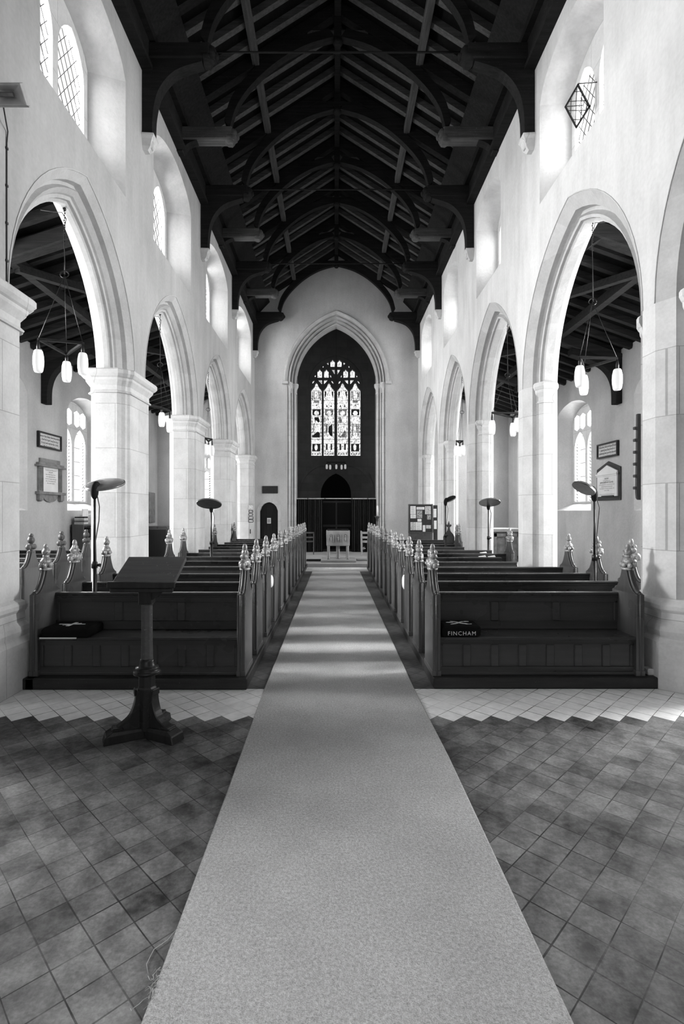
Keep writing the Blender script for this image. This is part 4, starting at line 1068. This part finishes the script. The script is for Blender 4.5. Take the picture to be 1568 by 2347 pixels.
g.slab([hl], lambda u, v, d: fn(u, v, d), .0, .04); g.build('apron', 'slate', t)
for s_ in (-1, 1):
    g = G(); rb(g, s_*.42-.07, s_*.42+.07, 1.84, 1.97, 0, .08); g.blob(fn(s_*.42, 1.85, .05), (.04, .06, .04), 8, 6); g.build('console_bracket', 'slate', t)
for k, s in enumerate(['Sacred to the Memory of', 'WILLIAM', 'late of this Parish Gent.', 'who departed this life', 'in the 61st year of his age', 'also of his beloved wife', 'who rest in peace']):
    text(s, .042, 'ink2', lambda u, v, ww, k=k: fn(u, 2.50-.048*k+v, .041+ww), t)
# right pedimented tablet
fn = wallfn('R', 11.63); t = thing('memorial_tablet', 'white pedimented memorial tablet on a black surround on the right aisle wall', 'memorial', fn(0, 2.3, .04))
g = G().slab([[(-.50, 1.85), (.50, 1.85), (.50, 2.58), (0, 2.74), (-.50, 2.58)]], lambda u, v, d: fn(u, v, d), 0, .03); g.build('surround', 'black', t, .004)
g = G().slab([[(-.42, 1.94), (.42, 1.94), (.42, 2.5), (0, 2.65), (-.42, 2.5)]], lambda u, v, d: fn(u, v, d), .03, .06); g.build('inscription_panel', 'marble', t)
g = G(); rb(g, -.45, .45, 2.43, 2.465, .05, .09); rb(g, -.43, .43, 2.40, 2.43, .05, .075); g.build('cornice', 'marble', t)
g = G(); rb(g, -.2, .3, 1.93, 1.96, .05, .08); g.build('base_strip', 'black', t)
for k, (s, f_) in enumerate([('SACRED', .05), ('TO THE MEMORY OF', .032), ('JOHN BARSHAM SELMER,', .052), ('LATE OF FINCHAM HALL, AND FOR MANY YEARS', .03), ('CHURCHWARDEN OF THIS PARISH', .03), ('WHO DEPARTED THIS LIFE 1ST OF APRIL, 1839', .03), ('AGED 67 YEARS', .03), ('', .03), ('THE LORD GAVE AND THE LORD HATH TAKEN AWAY', .026)]):
    text(s or '-', f_, 'ink2' if f_ < .05 else 'ink', lambda u, v, ww, k=k: fn(u, 2.33-.044*k+v, .061+ww), t)
# dim tablet on the far left aisle wall
fn = wallfn('L', 17.75); t = thing('memorial_tablet', 'tall grey lettered stone slab at the far end of the left aisle', 'memorial', fn(0, 1.7, .02))
g = G(); rb(g, -.28, .28, 1.2, 2.25, 0, .05); g.build('slab', 'slate', t, .01)
g = G()
for k in range(14): rb(g, -.2, .2, 2.12-k*.055, 2.135-k*.055, .05, .052)
g.build('lettering', 'ink2', t)
# hymn board with studs, edge on behind the right pier
t = thing('ringing_board', 'dark studded board seen edge on at the far side of the nearest right pier', 'board', (3.2, 5.36, 2.1))
g = G(); g.slab([[(3.150,1.80),(3.155,1.74),(3.17,1.72),(3.30,1.72),(3.30,2.62),(3.160,2.62)]], lambda x, z, d: (x, 5.33+d, z), 0, .03); g.build('panel', 'cable', t, .004)
for k in range(6):
    g = G(); g.box(3.128, 3.16, 5.325, 5.365, 1.83+k*.125, 1.86+k*.125); g.build('peg', 'cable', t, .005)

# ---- floodlight and its cable on the left wall
zf = 5.37; t = thing('floodlight', 'pale square floodlight fixed high on the left nave wall', 'floodlight', (XL, 4.5, zf))
Mf = Matrix.Translation((-2.74, 4.25, 5.07)) @ Matrix.Rotation(R(42), 4, 'X')
def yz(x, y0, y1, z0, z1): return [(x, y0, z0), (x, y1, z0), (x, y1, z1), (x, y0, z1)]
def xz(y, hx, hz): return [(-hx, y, -hz), (hx, y, -hz), (hx, y, hz), (-hx, y, hz)]
g = G(); g.loft([xz(.09, .10, .05), xz(.06, .145, .075), xz(0, .145, .075), xz(0, .125, .06), xz(.05, .05, .02)], True, False)
g.add(xz(.05, .05, .02), [(0,1,2,3)]); g.add(xz(.09, .10, .05), [(0,1,2,3)]); g.box(-.16, .16, .0, .03, -.085, -.075); g.xf(0, Mf); g.build('housing', 'casing', t, .003)
g = G(); g.tube([(-.06, .01, 0), (.06, .01, 0)], .018, 10); g.xf(0, Mf); g.build('lamp_tube', 'steel', t)
g = G(); g.bar((XL, 4.35, 5.2), Mf @ Vector((-.1, .08, 0)), .03, .03); g.build('bracket', 'casing', t)
g = G(); g.tube([(XL+.06, 4.36, 5.1), (XL+.05, 4.42, 4.98), (XL+.015, 4.5, 4.95), (XL+.006, 4.5, 4.85), (XL+.006, 4.5, 3.6)], .006, 6)
for k in range(4): g.box(XL, XL+.014, 4.488, 4.512, 3.8+k*.33, 3.82+k*.33)
g.build('cable', 'cable', t)
# open ventilator casement on the nearest right clerestory window
t = thing('open_casement', 'lead latticed casement tilted open in the nearest right clerestory window', 'casement', (3.35, 6.6, 7.0))
Mc = Matrix.Translation((XR+.33, 6.85, 6.88)) @ Matrix.Rotation(R(-28), 4, 'Y')
g = G(); hw = .19
for a, b, c, d in ((-hw, hw, 0, .02), (-hw, hw, .32, .34), (-hw, -hw+.02, 0, .34), (hw-.02, hw, 0, .34)): g.box(-.008, .008, a, b, c, d)
g.xf(0, Mc); g.build('frame', 'black_matt', t)
g = G(); lattice(g, -hw, hw, .0, .34, .16, .14, lambda y, z, d: (0, y, z), 0); g.xf(0, Mc); g.build('lead_cames', 'lead', t)
g = G(); g.add(yz(0, -hw, hw, 0, .34), [(0,1,2,3)]); g.xf(0, Mc); g.build('pane', 'glass', t)
for q in (-1, 1):
    g = G(); g.bar(Mc @ Vector((0, q*hw, .34)), (XR+.42, 6.85+q*hw, 7.2), .01, .01); g.build('stay_arm', 'black', t)

# ---- tower screen: rail, curtains, glazed doors
t = thing('curtain_rail', 'pale horizontal rail spanning the tower arch above the curtains', 'rail', (CX, YW+.35, 2.07))
g = G(); g.box(CX-1.50, CX+1.50, YW+.34, YW+.38, 2.055, 2.085); g.build('bar', 'casing', t)
for x in (-1.0, -.37, .62, 1.2):
    g = G(); g.box(x-.012, x+.012, YW+.33, YW+.39, 2.04, 2.10); g.build('bracket', 'black', t)
for s_, sd, a, b in ((-1, 'left', -1.48, -.44), (1, 'right', .60, 1.54)):
    g = G(); n = 90; lo, hi = [], []
    for k in range(n+1):
        x = a+(b-a)*k/n; y = YW+.40+.035*math.sin(k*.95)+.015*math.sin(k*.37)
        hi.append((x, y, 2.04)); lo.append((x, y+.01*math.sin(k*.5), .11))
    g.loft([lo, hi], closed=False, smooth=True); tag(g.build('curtain', 'curtain'), f'dark pleated curtain drawn to the {sd} side of the tower arch', 'curtain', 'tower curtains')
D = struct('door_2'); y = YW+.75
g = G()
for x in (-.50, .05, .64): g.box(x-.03, x+.03, y, y+.04, .1, 2.02)
for z in (.1, 1.02, 1.92): g.box(-.5, .64, y+.005, y+.035, z, z+.08)
g.build('door_frame', 'door_oak', D)
g = G(); g.box(-.5, .64, y+.015, y+.022, .1, 2.0); g.build('pane', 'doorglass', D)
# ---- font
t = thing('font', 'square carved stone font on corner shafts standing at the end of the carpet', 'font', (.06, 15.45, .17))
g = G(); g.box(-.42, .62, 14.95, 16.0, .1, .17); g.build('step', 'stone_font', t, .01)
fx, fy = .09, 15.45; hw = .345
g = G(); g.loft([[(fx+sx*h_, fy+sy*h_, z) for sx, sy in ((-1,-1),(1,-1),(1,1),(-1,1))] for h_, z in ((.335, .575), (.345, .60), (.345, .66), (.35, .99), (.35, 1.03))], True, True); g.build('bowl', 'stone_font', t, .008)
for k in range(3):
    cx = fx+(k-1)*.215; g = G(); yf_ = fy-.352
    o_ = [(cx+.085*math.cos(a), .86+.085*math.sin(a)) for a in [math.pi*q/10 for q in range(11)]]; i_ = [(cx+.065*math.cos(a), .86+.065*math.sin(a)) for a in [math.pi*q/10 for q in range(11)]]
    g.slab([[(cx+.085, .68)]+o_+[(cx-.085, .68), (cx-.065, .68)]+i_[::-1]+[(cx+.065, .68)]], lambda x, z, d: (x, yf_-d, z), -.01, .02)
    g.blob((cx, yf_-.0, .78), (.03, .025, .075), 8, 6, .2); g.blob((cx, yf_-.005, .875), (.018, .02, .022), 8, 6); g.build('carved_arcade', 'stone_font', t)
for sx, sy in ((-1,-1),(1,-1),(1,1),(-1,1)):
    g = G(); g.lathe([(.045, .17), (.04, .2), (.04, .54), (.045, .575)], (fx+sx*.285, fy+sy*.285, 0), 12); g.build('leg', 'stone_font', t)
g = G(); g.lathe([(.07, .17), (.055, .2), (.055, .54), (.08, .575)], (fx, fy, 0), 12); g.build('central_shaft', 'stone_font', t)
g = G(); g.box(fx-.325, fx+.325, fy-.325, fy+.325, 1.03, 1.055); g.box(fx-.1, fx+.1, fy-.03, fy+.03, 1.055, 1.075); g.build('lid', 'black_matt', t, .006)
g = G(); g.box(-.88, -.42, 15.3, 15.9, .1, .115); tag(g.build('door_mat', 'mat_dark'), 'black mat on the floor left of the font', 'mat')
g = G(); g.box(.66, 1.05, 15.5, 15.8, .1, .14); tag(g.build('floor_cushion', 'stone_font', None, .012), 'low pale cushion on the floor right of the font', 'cushion')
# candle stand
x, y = 1.41, 17.0; t = thing('candle_stand', 'tall dark candle stand beside the right jamb of the tower arch', 'candle stand', (x, y, .1))
g = G(); g.lathe([(.16, 0), (.16, .03), (.05, .1), (.025, .14), (.02, .5), (.035, .55), (.02, .6), (.02, 1.15), (.035, 1.2), (.03, 1.24), (.095, 1.32), (.10, 1.335), (.02, 1.34)], (x, y, .1), 16); g.build('stem', 'brass', t)
g = G(); g.lathe([(.0, 0), (.032, 0), (.03, .34), (.006, .35), (0, .35)], (x, y, 1.44), 14); tag(g.build('candle', 'candle'), 'thick white candle standing on the dark candle stand', 'candle')
# chairs by the curtains
def chair(x, y, z0, yaw, mat, label, h=.82):
    t = thing('wooden_chair', label, 'chair', (x, y, z0), 'chairs by the tower curtain')
    m_ = Matrix.Translation((x, y, z0)) @ Matrix.Rotation(yaw, 4, 'Z'); w_ = .19
    for sx in (-1, 1):
        for sy, hh in ((-1, .43), (1, h)):
            g = G(); g.bar((sx*w_, sy*w_, 0), (sx*w_, sy*w_*(1 if hh < .5 else 1.25), hh), .032, .032); g.xf(0, m_); g.build('leg', mat, t)
    g = G(); g.box(-.21, .21, -.21, .21, .43, .46); g.xf(0, m_); g.build('seat', mat, t, .006)
    for z in (.60, .76):
        g = G(); g.box(-.2, .2, .205+.02, .24, z-.025, z+.025); g.xf(0, m_); g.build('back_slat', mat, t)
    for sx in (-1, 1):
        g = G(); g.box(sx*w_-.01, sx*w_+.01, -.19, .19, .2, .225); g.xf(0, m_); g.build('stretcher', mat, t)
chair(1.17, 18.05, .1, R(160), 'stone_font', 'pale wooden chair with slatted back right of the font by the curtain')
chair(1.17, 17.52, .1, R(160), 'stone_font', 'pale wooden chair nearer the candle stand, partly behind the pews')
chair(-.95, 17.9, .1, R(185), 'pew_end', 'dark wooden chair left of the font by the curtain', .72)
# notice board
nbY = 17.0; x0, z1 = W2(938.5, 1158, nbY); x1, z0 = W2(990, 1219, nbY)
t = thing('notice_board', 'free-standing notice board with papers in front of the right wall', 'notice board', ((x0+x1)/2, nbY, .1))
g = G(); g.box(x0, x1, nbY, nbY+.03, z0, z1); g.build('felt_panel', 'felt', t)
g = G(); e = .035
for a, b, c, d in ((x0-e, x1+e, z1, z1+e), (x0-e, x1+e, z0-e, z0), (x0-e, x0, z0, z1), (x1, x1+e, z0, z1)): g.box(a, b, nbY-.015, nbY+.045, c, d)
g.build('frame', 'pew_end', t, .004)
g = G(); g.box(x0, x1, nbY+.005, nbY+.03, .1, z0-e); g.build('lower_panel', 'pew', t)
for x in (x0-.0, x1):
    g = G(); g.box(x-.03, x+.03, nbY-.0, nbY+.05, .1, z0); g.build('leg', 'pew_end', t)
def nb(cx, cy): return W2(900+cx/9.8, 1140+cy/9.8, nbY)
for a, b, c, d, mt, lb in ((397,520,195,375,'paper','tall white sheet in the top left corner of the notice board'), (400,523,382,470,'paper','small white notice below the tall sheet on the notice board'), (538,715,215,275,'paper','white heading strip at the top of the notice board'),
    (540,665,292,465,'paper2','grey picture poster in the middle of the notice board'), (728,860,198,378,'paper3','pale poster in the top right corner of the notice board'), (775,862,392,498,'paper2','grey leaflet on the right of the notice board'),
    (558,648,482,542,'paper','small white card in the centre of the notice board'), (400,515,556,735,'paper3','patterned poster at the lower left of the notice board'), (520,655,556,735,'paper','white sheet at the bottom centre of the notice board'),
    (678,735,625,770,'paper','white leaflet at the lower right of the notice board'), (752,858,625,700,'paper3','pale leaflet at the bottom right of the notice board')):
    (xa, za), (xb, zb2) = nb(a, d), nb(b, c); g = G(); g.box(xa, xb, nbY-.006, nbY-.001, za, zb2); tt = tag(g.build('pinned_notice', mt), lb, 'notice', 'papers on the notice board')
    if mt != 'paper2' and (c != 482):
        ORI[tt.name] = (0,0,0); g = G(); z = zb2-.03
        while z > za+.02: g.box(xa+.03, xb-.03-rnd.random()*.04, nbY-.008, nbY-.006, z-.006, z); z -= .03
        g.build('printed_lines', 'ink2', tt)
for k, (a, b, c, d) in enumerate(((920,985,255,450),(930,990,520,710))):
    (xa, za), (xb, zb2) = W2(900+a/9.8, 1140+d/9.8, 16.2), W2(900+b/9.8, 1140+c/9.8, 16.2); g = G(); g.box(xa, xb, 16.2, 16.21, za, zb2); tag(g.build('pinned_notice', 'paper'), f'{["upper","lower"][k]} white notice on the board side facing the right aisle', 'notice')
(xa, za), (xb, zb2) = W2(993, 1280, 16.25), W2(1001, 1158, 16.25)
g = G(); g.box(xa, xb+.02, 16.22, 16.26, .1, zb2); tag(g.build('display_panel', 'felt', None, .004), 'narrow dark display panel beside the notice board', 'display board')
# upright bench end with a leafy finial
x0, z1 = W2(1018.5, 1228, 13.0); x1 = W2(1044, 0, 13.0)[0]; xm = (x0+x1)/2; hw = (x1-x0)/2
t = thing('bench_end_panel', 'dark panelled bench end with leafy cross finial among the right rear pews', 'bench end', (xm, 13.1, .1))
cv = smooth_curve([(hw, 0.93), (hw*.75, 1.0), (hw*.3, 1.08), (.02, 1.2)], 4)
g = G().slab([[(xm-hw, .1), (xm+hw, .1)] + [(xm+a, z+.02) for a, z in cv] + [(xm-a, z+.02) for a, z in reversed(cv)]], lambda x, z, d: (x, 13.1+d, z), 0, .04); g.build('panel', 'pew', t, .005)
g = G(); rg = random.Random(8)
for a, z, r in ((-.05, 1.24, .028), (.05, 1.24, .028), (0, 1.24, .035), (0, 1.29, .028), (0, 1.33, .016), (-.03, 1.21, .02), (.03, 1.21, .02)): g.blob((xm+a, 13.12, z), (r, .02, r), 8, 6, .3, rg)
g.build('finial', 'pew', t)
# stone chest far right aisle
t = thing('stone_chest', 'grey stone chest with panelled sides at the far end of the right aisle', 'chest', (5.6, 16.5, 0))
g = G(); g.box(5.0, 6.2, 16.2, 17.2, 0, .95); g.build('body', 'slate', t, .01)
g = G(); g.box(4.95, 6.24, 16.12, 17.25, .95, 1.05); g.build('lid', 'stone_font', t, .01)
g = G(); g.box(5.05, 6.2, 16.14, 16.2, .1, .18); g.box(5.05, 6.2, 16.14, 16.2, .8, .9)
for k in range(4): g.box(5.05+k*.36, 5.12+k*.36, 16.14, 16.2, .1, .9)
g.build('panelling', 'slate', t)
t = thing('cupboard', 'dark round-shouldered cupboard at the far end of the left aisle', 'cupboard', (-6.0, 17.4, 0))
g = G(); g.slab([[(-6.38, 0), (-5.55, 0), (-5.55, 1.0), (-5.63, 1.1), (-6.3, 1.1), (-6.38, 1.0)]], lambda x, z, d: (x, 17.0+d, z), 0, .8); g.build('carcass', 'pew', t, .02, 2)
g = G(); g.box(-6.3, -5.64, 16.985, 17.0, .1, 1.0); g.build('door', 'door_oak', t, .005)

# ---- bookcase in the left aisle
bx0, bx1, by0, by1 = -6.36, -6.06, 12.3, 13.7
t = thing('bookcase', 'dark wooden bookcase full of books under the left aisle window', 'bookcase', (bx0, (by0+by1)/2, 0))
for y in (by0, by1-.03):
    g = G(); g.box(bx0, bx1, y, y+.03, 0, 1.28); g.build('side_panel', 'pew_end', t, .003)
for z in (.02, .32, .62, .92, 1.25):
    g = G(); g.box(bx0, bx1, by0+.03, by1-.03, z, z+.03); g.build('shelf', 'pew_end', t, .003)
g = G(); g.box(bx0, bx0+.02, by0, by1, 0, 1.28); g.build('back_panel', 'pew', t)
for si, z in enumerate((.35, .65, .95)):
    y = by0+.05
    while y < by1-.1:
        w_ = rnd.uniform(.025, .06); h_ = rnd.uniform(.17, .25); mt = rnd.choice(['book1','book1','book2','book3'])
        g = G(); g.box(bx1-.2, bx1-.02-rnd.random()*.03, y, y+w_*.92, z, z+h_)
        tag(g.build('book', mt), f'upright book on the {["lower","middle","upper"][si]} shelf of the left aisle bookcase', 'book', f'books on the {["lower","middle","upper"][si]} shelf'); y += w_+(.05 if rnd.random() < .12 else 0)
for k, (yy, zz, w_, h_, mt, lb) in enumerate(((12.42, 1.285, .22, .05, 'book3', 'pale flat book at the bottom of the pile on the bookcase'), (12.42, 1.335, .20, .04, 'book2', 'grey flat book in the pile on top of the bookcase'), (12.42, 1.375, .2, .06, 'book3', 'white flat box file in the pile on top of the bookcase'), (12.42, 1.435, .18, .035, 'book1', 'dark flat book topping the pile on the bookcase'))):
    g = G(); g.box(bx1-.26, bx1-.02, yy-w_/2+.05, yy+w_/2+.05, zz, zz+h_); tag(g.build('stacked_book', mt, None, .004), lb, 'book', 'pile on top of the bookcase')
g = G(); g.box(bx1-.06, bx1-.04, 12.34, 12.62, 1.475, 1.66); g.xf(0, Matrix.Identity(4)); o = tag(g.build('framed_card', 'paper', None, .004), 'white framed card standing on the book pile', 'card')
y = 12.75
for k in range(11):
    w_ = rnd.uniform(.03, .06); h_ = rnd.uniform(.2, .32); g = G(); g.box(bx1-.22, bx1-.03, y, y+w_, 1.282, 1.282+h_)
    tag(g.build('book', rnd.choice(['book3','book3','book2','book1'])), 'upright book or folder standing on top of the left aisle bookcase', 'book', 'upright books on top of the bookcase'); y += w_+.008
# sign and notices at the west end
(xa, za), (xb, zb2) = W2(601.5, 1131, YW), W2(637, 1114, YW)
t = thing('name_board', 'plain dark rectangular board on the west wall above the small door', 'sign', ((xa+xb)/2, YW, (za+zb2)/2))
g = G(); g.box(xa, xb, YW-.04, YW-.002, za, zb2); g.build('panel', 'felt', t, .005)
(xa, za), (xb, zb2) = W2(612, 1200, YW+.1), W2(621, 1187, YW+.1)
g = G(); g.box(xa, xb, YW+.115, YW+.125, za, zb2); tt = tag(g.build('door_notice', 'paper'), 'white notice pinned on the small dark door', 'notice')
g = G(); 
for k in range(3): g.box(xa+.02, xb-.03, YW+.112, YW+.115, za+.05+k*.04, za+.065+k*.04)
g.build('printed_lines', 'ink', tt)
def rnn(px0, py0, px1, py1, Y, mat, label, name='wall_notice', ink=True):
    (xa, za), (xb, zb2) = W2(px0, py1, Y), W2(px1, py0, Y); g = G(); g.box(xa, xb, Y-.012, Y, za, zb2); t_ = tag(g.build(name, mat), label, 'notice', 'notices on the respond')
    if ink:
        g = G(); g.box(xa+.02, xb-.02, Y-.014, Y-.012, za+.02, zb2-.02); g.build('picture', 'paper3', t_)
for k, (a, b, c, d) in enumerate(((568.5,1157,582,1168),(570,1169.5,580,1175),(569.5,1177,580,1182),(569.5,1184,581,1190),(569.5,1191,581,1197))):
    rnn(a, b, c, d, 17.82, 'stone_font' if k == 0 else 'ink', f'small framed notice on the far left half pier, {["top","second from top","middle","second from bottom","bottom"][k]} of five')
(xa, za), (xb, zb2) = W2(573, 1223, 17.82), W2(575, 1213, 17.82); g = G(); g.box(xa, xb, 17.8, 17.82, za, zb2); tag(g.build('key_hook', 'black'), 'thin black hook plate low on the far left half pier', 'hook')
# ------------------------------------------------------------------ light, sky, camera
w = bpy.data.worlds.new('overcast_sky'); SC.world = w; w.use_nodes = True
bg = w.node_tree.nodes['Background']; bg.inputs[0].default_value = (1, 1, 1, 1); bg.inputs[1].default_value = .85
cd = bpy.data.cameras.new('camera'); cam = bpy.data.objects.new('camera', cd); COL.objects.link(cam)
cam.location = (0, 0, 1.6); cam.rotation_euler = (R(90), 0, 0)
cd.sensor_width = 36; cd.sensor_fit = 'AUTO'; cd.lens = 36*1170/2347
cd.shift_x = 16/2347; cd.shift_y = -1.5/2347; cd.clip_start = .05
SC.camera = cam
SC.view_settings.view_transform = 'Standard'; SC.view_settings.look = 'None'
SC.view_settings.exposure = 0.5; SC.view_settings.gamma = 0.95
c = SC.cycles
c.max_bounces = 6; c.diffuse_bounces = 3; c.use_adaptive_sampling = True; c.adaptive_threshold = .04; c.glossy_bounces = 2; c.transmission_bounces = 4; c.transparent_max_bounces = 12
c.sample_clamp_indirect = 4.0; c.caustics_reflective = False; c.caustics_refractive = False
c.use_denoising = True
